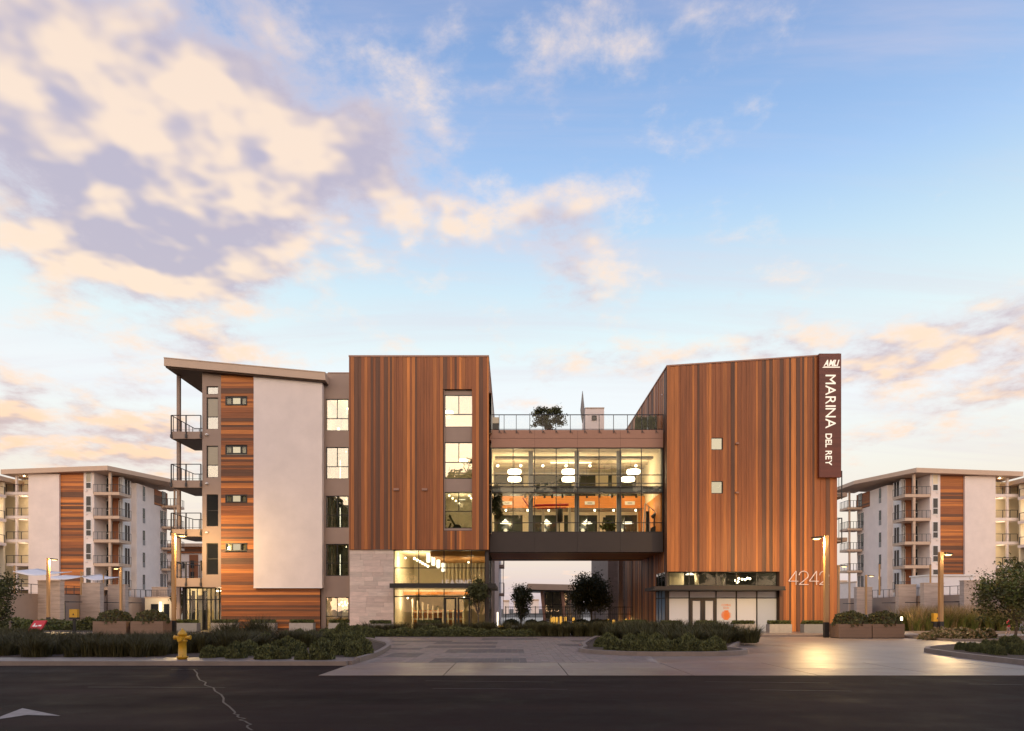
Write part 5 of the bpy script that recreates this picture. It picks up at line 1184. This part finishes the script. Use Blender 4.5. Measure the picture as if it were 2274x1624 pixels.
def blob_mesh(name, rx, rz, n, size, mats, core=True, low=-.1):
    d = unit(n*2); d = d[d[:, 2] > low][:n]; bump = 1+.05*np.sin(d[:, 0]*7+1)*np.cos(d[:, 1]*6)+.02*np.sin(d[:, 2]*11)
    rr = RNG.uniform(.82, 1.05, len(d))*bump
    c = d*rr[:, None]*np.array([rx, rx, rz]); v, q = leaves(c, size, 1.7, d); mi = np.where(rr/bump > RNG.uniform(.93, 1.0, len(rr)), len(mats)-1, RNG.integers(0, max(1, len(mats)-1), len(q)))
    if core:
        nu, nv = 14, 6; cv = [(0.84*rx*math.cos(2*math.pi*i/nu)*math.cos(.5*math.pi*j/nv), .84*rx*math.sin(2*math.pi*i/nu)*math.cos(.5*math.pi*j/nv), .84*rz*math.sin(.5*math.pi*j/nv)-.02) for j in range(nv+1) for i in range(nu)]
        cq = [(j*nu+i, j*nu+(i+1) % nu, (j+1)*nu+(i+1) % nu, (j+1)*nu+i) for j in range(nv) for i in range(nu)]
        q = np.concatenate([q, np.array(cq)+len(v)]); v = np.concatenate([v, np.array(cv)]); mi = np.concatenate([mi, np.zeros(len(cq), int)])
    return npmesh(name, v, q, [M[m] for m in mats], mi)
MOUND = [blob_mesh('mound', 1., .72, 1500, .095, ('leaf', 'leaf2')), blob_mesh('mound', 1., .68, 1500, .10, ('leaf', 'leaf2')), blob_mesh('mound', 1., .76, 1500, .09, ('leaf', 'leaf2'))]  # outer leaves lighter, inner darker: lit tops and shaded gaps put into colour
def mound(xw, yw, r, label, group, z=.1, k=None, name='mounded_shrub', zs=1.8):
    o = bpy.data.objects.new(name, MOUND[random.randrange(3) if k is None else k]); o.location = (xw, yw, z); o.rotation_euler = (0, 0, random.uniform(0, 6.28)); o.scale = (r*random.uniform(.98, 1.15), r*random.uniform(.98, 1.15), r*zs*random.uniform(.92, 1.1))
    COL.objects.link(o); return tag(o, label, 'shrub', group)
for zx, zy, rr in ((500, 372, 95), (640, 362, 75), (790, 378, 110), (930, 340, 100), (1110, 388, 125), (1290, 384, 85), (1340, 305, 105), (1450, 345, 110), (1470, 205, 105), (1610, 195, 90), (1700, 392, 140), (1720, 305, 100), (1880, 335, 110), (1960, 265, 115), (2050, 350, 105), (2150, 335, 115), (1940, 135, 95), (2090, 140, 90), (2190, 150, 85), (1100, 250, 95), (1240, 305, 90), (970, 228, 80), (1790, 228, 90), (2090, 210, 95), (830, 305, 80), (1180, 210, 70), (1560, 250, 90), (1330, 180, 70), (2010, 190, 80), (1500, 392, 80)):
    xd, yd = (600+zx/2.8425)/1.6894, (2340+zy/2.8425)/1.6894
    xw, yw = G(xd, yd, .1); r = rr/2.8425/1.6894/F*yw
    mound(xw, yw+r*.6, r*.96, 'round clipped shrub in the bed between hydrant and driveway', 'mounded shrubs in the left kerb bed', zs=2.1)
for i in range(17):
    xd = 722+i*29; mound(X(xd, 39.4)+random.uniform(-.15, .15), 39.4+random.uniform(-.2, .3), random.uniform(.5, .72), f'{ORD[i]} round shrub from the left in the row before the leasing lobby', 'shrub row across the back of the driveway', z=.0, zs=1.15)
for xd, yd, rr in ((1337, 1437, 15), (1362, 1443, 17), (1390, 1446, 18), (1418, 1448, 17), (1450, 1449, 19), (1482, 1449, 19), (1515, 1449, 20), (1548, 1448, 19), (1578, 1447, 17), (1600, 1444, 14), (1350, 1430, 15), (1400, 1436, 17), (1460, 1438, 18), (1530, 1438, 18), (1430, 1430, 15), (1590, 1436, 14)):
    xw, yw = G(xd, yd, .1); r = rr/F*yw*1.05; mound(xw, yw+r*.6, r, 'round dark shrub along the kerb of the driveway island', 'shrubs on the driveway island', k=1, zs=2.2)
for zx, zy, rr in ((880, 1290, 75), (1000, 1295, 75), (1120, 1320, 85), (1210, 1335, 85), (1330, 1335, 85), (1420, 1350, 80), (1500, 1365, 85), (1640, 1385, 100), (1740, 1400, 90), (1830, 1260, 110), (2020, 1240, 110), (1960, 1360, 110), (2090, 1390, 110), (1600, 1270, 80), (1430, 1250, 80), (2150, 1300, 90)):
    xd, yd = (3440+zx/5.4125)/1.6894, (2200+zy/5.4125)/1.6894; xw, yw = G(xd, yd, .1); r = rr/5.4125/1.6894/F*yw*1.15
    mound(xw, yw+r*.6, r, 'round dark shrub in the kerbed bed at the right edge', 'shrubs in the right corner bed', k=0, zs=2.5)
# grasses: clumps joined per bed
def clump(n, h, spread, lean=.55, wid=.012):
    az = RNG.uniform(0, 2*np.pi, n); r0 = spread*.25*np.sqrt(RNG.uniform(0, 1, n)); base = np.stack([r0*np.cos(az), r0*np.sin(az), np.zeros(n)], 1)
    hh = h*RNG.uniform(.55, 1.1, n); ln = lean*RNG.uniform(.2, 1., n)*hh; az2 = az+RNG.normal(0, .5, n); dr = np.stack([np.cos(az2), np.sin(az2), np.zeros(n)], 1)
    sd = np.stack([-np.sin(az2+RNG.normal(0, .8, n)), np.cos(az2), np.zeros(n)], 1)*wid
    up = np.array([0, 0, 1.]); p1 = base+dr*(ln*.25)[:, None]+up*(hh*.6)[:, None]; p2 = base+dr*ln[:, None]+up*hh[:, None]
    v = np.stack([base-sd, base+sd, p1-sd*.8, p1+sd*.8, p2-sd*.1, p2+sd*.1], 1).reshape(-1, 3); k = np.arange(n)[:, None]*6
    q = np.concatenate([k+np.array([[0, 1, 3, 2]]), k+np.array([[2, 3, 5, 4]])]); return v, q
def grass(name, spots, mats, h, spread, n, label, lean=.55, wid=.012, z=.1, cat='grass'):
    base = [clump(n, 1., spread/h, lean, wid/h) for _ in range(5)]; V = []; Q = []; MI = []; off_ = 0
    for (xw, yw, s_) in spots:
        v, q = base[random.randrange(5)]; a = random.uniform(0, 6.28); c, s2 = math.cos(a), math.sin(a); vv = v*h*s_
        vv = np.stack([vv[:, 0]*c-vv[:, 1]*s2+xw, vv[:, 0]*s2+vv[:, 1]*c+yw, vv[:, 2]+z], 1); V.append(vv); Q.append(q+off_); off_ += len(vv); MI.append(RNG.choice(len(mats), len(q), p=None))
    me = npmesh(name, np.concatenate(V), np.concatenate(Q), [M[m] for m in mats], np.concatenate(MI)); o = bpy.data.objects.new(name, me); COL.objects.link(o); return tag(o, label, cat, kind='stuff')
def scatter(n, x0, x1, y0, y1, a=.8, b=1.2): return [(random.uniform(x0, x1), random.uniform(y0, y1), random.uniform(a, b)) for _ in range(n)]
sp = scatter(620, -30, -11.0, 21.1, 26.8)+scatter(60, -11.4, -9.0, 23.5, 28)+scatter(30, -9.6, -8.0, 26.5, 29)
sp = [s_ for s_ in sp if not (abs(s_[0]-X(405, 20)) < .4 and s_[1] < 21.5)]
grass('ornamental_grass', sp, ('grassd', 'grassd', 'grassm'), .58, .9, 120, 'dark ornamental grass filling the left roadside bed', .95, .009)
grass('ground_cover', scatter(420, -34, -8.0, 26.5, 35.2, .5, 1.1), ('grassd', 'grassm', 'leaf'), .26, .7, 60, 'low ground cover behind the ornamental grass', 1., .012)
grass('tall_grass', [(*G(xd, yd, .1), s_) for xd, yd, s_ in ((483, 1440, 1.), (497, 1437, 1.2), (512, 1436, 1.3), (525, 1438, 1.1), (548, 1430, 1.1), (562, 1429, 1.3), (575, 1428, 1.4), (588, 1430, 1.2), (600, 1431, .9), (470, 1445, .9), (505, 1447, .9), (540, 1445, .9), (448, 1450, .8), (430, 1448, .8))], ('grassd', 'grassm'), .85, .55, 200, 'taller dark grass tufts behind the clipped shrubs', .75, .011)
grass('hedge_grass', scatter(90, X(1180, 40), X(1350, 40), 39.0, 41.5, .8, 1.1)+scatter(90, X(800, 41), X(1190, 41), 40.6, 41.9, .7, 1.1)+scatter(40, X(1340, 40), X(1450, 40), 38.8, 41.6), ('grassm', 'grassd', 'grassm'), .78, .5, 140, 'olive grass row across the back of the driveway', .75, .013, 0.)
grass('island_grass', scatter(120, 4.6, 11.0, 29.8, 36.2, .7, 1.2)+scatter(20, 6.5, 9.4, 28, 30, .6, .9), ('grassd', 'leaf', 'grassm'), .78, .8, 150, 'dark green grass on the driveway island', .85, .012)
grass('plume_grass', [s_ for s_ in scatter(130, X(1990, 49), X(2215, 49), 46.3, 50, .85, 1.15)], ('grassg', 'grassg', 'leaf3'), 1.15, .8, 130, 'green base of the feathery grass on the right', .7, .016, .02)
grass('plume_heads', [s_ for s_ in scatter(130, X(1990, 49), X(2215, 49), 46.6, 50, .85, 1.2)], ('plume', 'plume', 'leaf3'), 1.62, .9, 60, 'straw-coloured plumes of the feathery grass on the right', .6, .013, .02)
grass('path_grass', scatter(110, X(40, 44), X(175, 44), 37.5, 41, .6, 1.)+scatter(60, -60, -30, 36, 41, .6, 1.1), ('grassd', 'leaf', 'grassm'), .55, .5, 90, 'dark low grass beside the red board sign', .8, .013, .0)
# loose shrubs far left, flower bed right
SH = [blob_mesh('bush', 1., .85, 900, .13, ('leaf2', 'leaf', 'grassg'), True), blob_mesh('bush', 1., .95, 900, .14, ('leaf', 'leaf2'), True)]
TW = blob_mesh('planter_shrub', 1., .62, 1500, .105, ('twig', 'leaf3', 'leaf'), True)
for i in range(26):
    xd = -4+i*9.6; Yb = random.uniform(50, 54); r = random.uniform(.55, .95)
    o = bpy.data.objects.new('border_shrub', SH[i % 2]); o.location = (X(xd, Yb), Yb, .02); o.scale = (r, r, r*random.uniform(.8, 1.15)); o.rotation_euler = (0, 0, i*1.3); COL.objects.link(o); tag(o, 'leafy border shrub in front of the left stone podium', 'shrub', 'border shrubs below the left podium')
FL = blob_mesh('flower_plant', 1., 1.1, 420, .22, ('leaf3', 'grassg', 'plume'), False, -.0)
for i in range(22):
    xd = 2048+i*6.6; yw = random.uniform(34.2, 37.0); r = random.uniform(.3, .52) if i > 4 else random.uniform(.2, .3)
    o = bpy.data.objects.new('flowering_plant', FL); o.location = (X(xd, yw), yw, .06); o.scale = (r, r, r); o.rotation_euler = (0, 0, i); COL.objects.link(o); tag(o, 'yellow-green flowering plant in the low kerbed bed on the right', 'plant', 'flowering plants in the right bed')
# concrete planters with clipped hedges
HG = []
for _ in range(2):
    c = np.stack([RNG.uniform(-.5, .5, 900), RNG.uniform(-.5, .5, 900), RNG.uniform(0, 1, 900)**.6], 1); v, q = leaves(c*np.array([1.4, .5, .2]), .06)
    HG.append(npmesh('hedge', v, q, [M['leaf2'], M['grassg'], M['leaf']], RNG.integers(0, 3, len(q))))
def planter(p0, p1, Y, z1, label, m='planter', dark=False):
    a, b = X(p0, Y), X(p1, Y); t = thing('concrete_planter', label, 'planter', ((a+b)/2, Y+.3, 0), 'concrete planters along the building front')
    bxm = MB().box(a, b, Y, Y+.04, .05, z1).box(a, b, Y+.56, Y+.6, .05, z1).box(a, a+.04, Y+.04, Y+.56, .05, z1).box(b-.04, b, Y+.04, Y+.56, .05, z1).build('box', M['grey' if dark else m], t)
    MB().box(a+.05, b-.05, Y+.05, Y+.55, 0, .05).build('plinth', M['dark'], t); bx('soil', M['soil'], t, a+.04, b-.04, Y+.04, Y+.56, .06, z1-.05)
    h = bpy.data.objects.new('hedge', random.choice(HG)); h.location = ((a+b)/2, Y+.3, z1-.05); h.scale = ((b-a)/1.4*.96, 1.1, 1.3); link(h, t)
lp = [(384.6, 436.6, 46.0, 'dark grey concrete planter in front of the wing entrance'), (468, 523, 46.0, 'concrete planter at the left end of the wooden base wall'), (555, 609.5, 46.0, 'concrete planter at the middle of the wooden base wall'), (641.7, 695, 46.0, 'concrete planter at the right end of the wooden base wall'), (729, 780, 46.0, 'concrete planter under the ground-floor bay window'), (819.6, 867.5, 43.6, 'concrete planter in front of the pale stone wall'), (925, 975, 43.6, 'concrete planter in front of the lobby glass'),
      (1385, 1437, 44.6, 'concrete planter in the passage beside the right timber wall'), (1467.6, 1514, 42.6, 'concrete planter in front of the shopfront corner pane'), (1546.6, 1595.5, 42.6, 'concrete planter in front of the brown shop doors'), (1627.8, 1677.8, 42.6, 'concrete planter in front of the fourth shopfront pane'), (1708, 1758, 42.6, 'concrete planter at the right end of the shopfront'), (1785, 1832, 42.6, 'dark grey planter in front of the timber wall, left of the lamp post')]
for a, b, Y, lab in lp: planter(a, b, Y, .64, lab, dark=lab.startswith('dark'))
# big timber planters
PWD = mat('planter_boards', (.20, .125, .082), .6, .12, 3, .1, 30, (.2, 1, 1))
def big_planter(p0, p1, Y, zt, label, slabel):
    a, b = X(p0, Y), X(p1, Y); D_ = 1.1; t = thing('timber_planter', label, 'planter', ((a+b)/2, Y+D_/2, 0)); n_ = 4
    core = bx('core', M['dark'], t, a+.03, b-.03, Y+.03, Y+D_-.03, 0, zt-.06)
    for i in range(n_):
        z0, z1 = .03+(zt-.03)*i/n_, .03+(zt-.03)*(i+1)/n_
        piece('board', PWD, core, a, b, Y, Y+.03, z0+.003, z1-.003); piece('board', PWD, core, a, b, Y+D_-.03, Y+D_, z0+.003, z1-.003); piece('board', PWD, core, a, a+.03, Y+.03, Y+D_-.03, z0+.003, z1-.003); piece('board', PWD, core, b-.03, b, Y+.03, Y+D_-.03, z0+.003, z1-.003)
    bx('soil', M['soil'], t, a+.04, b-.04, Y+.04, Y+D_-.04, zt-.055, zt-.03)
    s_ = bpy.data.objects.new('planter_shrub', TW); s_.location = ((a+b)/2, Y+D_/2, zt-.05); s_.scale = ((b-a)*.52, .62, 1.15); s_.rotation_euler = (0, 0, 0); COL.objects.link(s_); tag(s_, slabel, 'shrub')
big_planter(205.9, 279.7, 41.6, .84, 'left of the two timber planters beyond the left grass bed', 'brownish spreading shrub in the left one of the left timber planters')
big_planter(289.7, 361.7, 41.6, .84, 'timber planter beside the lamp post in front of the wing', 'brownish spreading shrub in the timber planter nearest the left lamp post')
big_planter(1862, 1935, 36.9, .78, 'timber planter next to the corner of the right timber building', 'brownish spreading shrub in the timber planter next to the building corner')
big_planter(1937, 2008, 36.9, .78, 'right of the two timber planters beyond the driveway', 'brownish spreading shrub in the right one of the right timber planters')
# hedge boxes on the terrace
for k, (a, b) in enumerate(((1412, 1438), (1441, 1468))):
    Yh = 48.; t = thing('terrace_planter', ('left pink-grey planter box with clipped hedge at the right end of the terrace', 'right pink-grey planter box with clipped hedge at the right end of the terrace')[k], 'planter', (X((a+b)/2, Yh), Yh, zt0))
    bx('box', M['beige'], t, X(a, Yh), X(b, Yh), Yh, Yh+.6, zt0+.002, zt0+.5); h = bpy.data.objects.new('hedge', HG[k]); h.location = (X((a+b)/2, Yh), Yh+.3, zt0+.45); h.scale = ((X(b, Yh)-X(a, Yh))/1.4, 1.1, 5.2); link(h, t)
    bx('hedge_core', M['leaf'], t, X(a+2, Yh), X(b-2, Yh), Yh+.1, Yh+.5, zt0+.45, zt0+1.25)
# trees
def tree(name, label, base, crown_c, rad, ncl, nl, size, mats, trunk_r=.09, group=None, sigma=.2, cat='tree', split=.45, shell=.55, dense=True):
    t = thing(name, label, cat, base, group); b = Vector(base); cc = Vector(crown_c)
    d = unit(ncl); rr = (shell+(1-shell)*RNG.uniform(0, 1, ncl)**.6); cl = d*rr[:, None]*np.array(rad)+np.array(crown_c)
    cl += RNG.normal(0, .06, cl.shape)*np.array(rad)
    c = np.repeat(cl, nl, 0)+RNG.normal(0, 1, (ncl*nl, 3))*np.array(rad)*sigma; c[:, 2] = np.maximum(c[:, 2], base[2]+.15)
    v, q = leaves(c, size, 1.9); me = npmesh('crown', v, q, [M[m] for m in mats], np.repeat(RNG.integers(0, len(mats), ncl), nl)); link(bpy.data.objects.new('crown', me), t)
    m = MB(); fork = b.lerp(cc, split); m.tube(b, fork, trunk_r, trunk_r*.75, n=8)
    for i in range(min(ncl, 16)): m.tube(fork, Vector(cl[i]).lerp(fork, .12), trunk_r*.45, trunk_r*.08, n=5)
    m.build('trunk', M['bark'], t); return t
def crown_at(p, py, Y): return (X(p, Y), Y, Z(py, Y))
tree('street_tree', 'dark leafy tree at the right picture edge', (X(2253, 33), 33, 0), crown_at(2262, 1322, 33), (1.75, 1.6, 1.55), 95, 80, .085, ('leaf', 'leaf2', 'leaf3', 'grassg'), .07, shell=.35, sigma=.13)
tree('bare_tree', 'wispy nearly bare tree in front of the right white tower wall', (X(2180, 60), 60, 0), crown_at(2180, 1300, 60), (1.5, 1.4, 1.5), 24, 12, .07, ('twig', 'leaf3'), .08, shell=.5, sigma=.16, split=.3)
tree('street_tree', 'dark leafy tree cut by the left picture edge', (X(-34, 44), 44, 0), crown_at(-26, 1318, 44), (1.35, 1.3, 1.9), 80, 90, .09, ('leaf', 'leaf2'), .09, shell=.3, sigma=.14)
tree('passage_tree', 'dark upright evergreen left of the pavilion beyond the passage', (X(1157, 70), 70, 0), crown_at(1157, 1332, 70), (.95, .9, 1.75), 70, 90, .1, ('leaf', 'leaf'), .08, shell=.1, sigma=.16)
tree('passage_tree', 'large dark round tree right of the pavilion beyond the passage', (X(1313, 62), 62, 0), crown_at(1312, 1318, 62), (1.75, 1.6, 1.75), 120, 120, .1, ('leaf', 'leaf'), .1, shell=.2, sigma=.15)
tree('terrace_tree', 'olive tree standing on the bridge terrace', (X(1217, 50), 50, zt0), crown_at(1216, 931, 50), (1.25, 1.0, .85), 46, 70, .085, ('leaf', 'leaf2', 'leaf'), .05, shell=.35, sigma=.12, split=.4)
tree('indoor_plant', 'tall leafy plant at the left end of the lower bridge floor', (X(1104, 46.9), 46.9, Z(1182, 45.8)), crown_at(1104, 1125, 46.9), (.42, .3, .9), 28, 40, .10, ('leaf', 'leaf2'), .03, shell=.2, sigma=.2, cat='plant')
tree('indoor_plant', 'low green plant on the lower bridge floor beside the treadmills', (X(1352, 48.4), 48.4, Z(1182, 45.8)), crown_at(1352, 1168, 48.4), (.5, .35, .35), 16, 30, .10, ('grassg', 'leaf2'), .02, shell=.2, sigma=.2, cat='plant')
tree('lobby_tree', 'dark small tree in front of the right end of the lobby canopy', (X(1062, 43.2), 43.2, 0), crown_at(1062, 1316, 43.2), (.75, .6, .75), 40, 50, .09, ('leaf', 'leaf'), .05, shell=.2, sigma=.16)
tree('small_palm', 'small dark tree beside the wing entrance glass', (X(428, 54)-1.0, 54, 0), (X(428, 54)-1.0, 54, Z(1335, 54)), (.6, .55, .7), 20, 40, .12, ('leaf', 'leaf2'), .08, shell=.3, sigma=.2)
for xd, Yb, r in ((1135, 66, .8), (1180, 68, .7), (1290, 60, .9), (1325, 59.5, .9), (1345, 61, .8), (1205, 66, .6), (1255, 64, .55)):
    o = bpy.data.objects.new('garden_shrub', SH[1]); o.location = (X(xd, Yb), Yb, 0); o.scale = (r, r, r*.8); COL.objects.link(o); tag(o, 'dark low shrub behind the passage fence', 'shrub', 'garden shrubs behind the passage fence')
# trees across the road, seen mirrored in the windows
def copy_at(src, x_, y_, s_, label):
    r = copy_tree(src); r.location = (x_, y_, 0); r.scale = (s_, s_, s_); r.rotation_euler = (0, 0, random.uniform(0, 6)); r['label'] = label; r['group'] = 'street trees across the road'; return r
big = tree('roadside_tree', 'tall tree across the road, seen only mirrored in the windows', (0, -34, 0), (0, -34, 11.5), (5.5, 5, 6.8), 110, 90, .55, ('leaf', 'leaf2'), .35, 'street trees across the road', sigma=.16, shell=.3)
for i, (a, b, s_) in enumerate(((-52, -33, 1.25), (-43, -36, 1.4), (-34, -33, 1.2), (-25.5, -35, 1.35), (-17, -33, 1.3), (-8.5, -36, 1.4), (8.5, -36, 1.25), (17, -34, 1.4), (25.5, -33, 1.2), (34, -36, 1.35), (43, -34, 1.3))): copy_at(big, a, b, s_, 'tall tree across the road, seen only mirrored in the windows')
# ================================================================== person
pY = 38.5; pX = X(2238, pY); H = 1.12
pe = thing('person', 'small person in a red top and pale trousers walking under the right tree', 'person', (pX, pY, 0))
me = bpy.data.meshes.new('body'); k = H/1.75
J = {'pel': (0, 0, .93, .15), 'wai': (0, .01, 1.08, .125), 'che': (0, .01, 1.30, .155), 'nek': (0, .01, 1.47, .06), 'hd0': (0, -.01, 1.55, .085), 'hd1': (0, -.01, 1.66, .095), 'hd2': (0, 0, 1.73, .05),
     'sl': (-.17, .01, 1.40, .07), 'el': (-.25, .06, 1.14, .045), 'wl': (-.24, -.07, .92, .032), 'hl': (-.24, -.11, .84, .035), 'sr': (.17, .01, 1.40, .07), 'er': (.26, -.02, 1.14, .045), 'wr': (.22, -.16, .96, .032), 'hr': (.21, -.2, .89, .035),
     'tl': (-.09, 0, .86, .095), 'kl': (-.10, -.10, .50, .06), 'al': (-.10, .04, .09, .04), 'fl': (-.11, -.10, .04, .035), 'tr': (.09, 0, .86, .095), 'kr': (.10, .03, .49, .06), 'ar': (.10, .20, .12, .04), 'fr': (.11, .08, .04, .035)}
names = list(J); E = [('pel', 'wai'), ('wai', 'che'), ('che', 'nek'), ('nek', 'hd0'), ('hd0', 'hd1'), ('hd1', 'hd2'), ('che', 'sl'), ('sl', 'el'), ('el', 'wl'), ('wl', 'hl'), ('che', 'sr'), ('sr', 'er'), ('er', 'wr'), ('wr', 'hr'), ('pel', 'tl'), ('tl', 'kl'), ('kl', 'al'), ('al', 'fl'), ('pel', 'tr'), ('tr', 'kr'), ('kr', 'ar'), ('ar', 'fr')]
me.from_pydata([tuple(c*k for c in J[n][:3]) for n in names], [(names.index(a), names.index(b)) for a, b in E], [])
tmp = bpy.data.objects.new('tmp', me); COL.objects.link(tmp); sk = tmp.modifiers.new('s', 'SKIN'); sv = me.skin_vertices[0].data
for i, n in enumerate(names): sv[i].radius = (J[n][3]*k,)*2; sv[i].use_root = (n == 'pel')
tmp.modifiers.new('d', 'SUBSURF').levels = 1; bpy.context.view_layer.update()
bm_ = bpy.data.meshes.new_from_object(tmp.evaluated_get(bpy.context.evaluated_depsgraph_get())); bpy.data.objects.remove(tmp)
SKIN = mat('skin', (.42, .24, .16), .6, .05); TROU = mat('trousers', (.36, .27, .25), .8, .1)
for m in (SKIN, M['red'], TROU, M['black']): bm_.materials.append(m)
for p in bm_.polygons:
    cz, cx_ = p.center.z/k, abs(p.center.x)/k
    p.material_index = 3 if cz < .08 else 2 if (cz < .92 and cx_ < .2) else 0 if (cz > 1.46 or (cz < .93 and cx_ >= .2)) else 1
bm_.shade_smooth(); o = link(bpy.data.objects.new('body', bm_), pe); o.location = (pX, pY, 0); o.rotation_euler = (0, 0, R(70))
hair = MB().lathe([(.004, -.02), (.085, .0), (.108, .06), (.10, .12), (.05, .165), (.004, .17)], (0, 0, 0), 12).build('hair', M['black'], pe, True); hair.location = (pX, pY+.01, 1.60*k); hair.scale = (k, k, k)
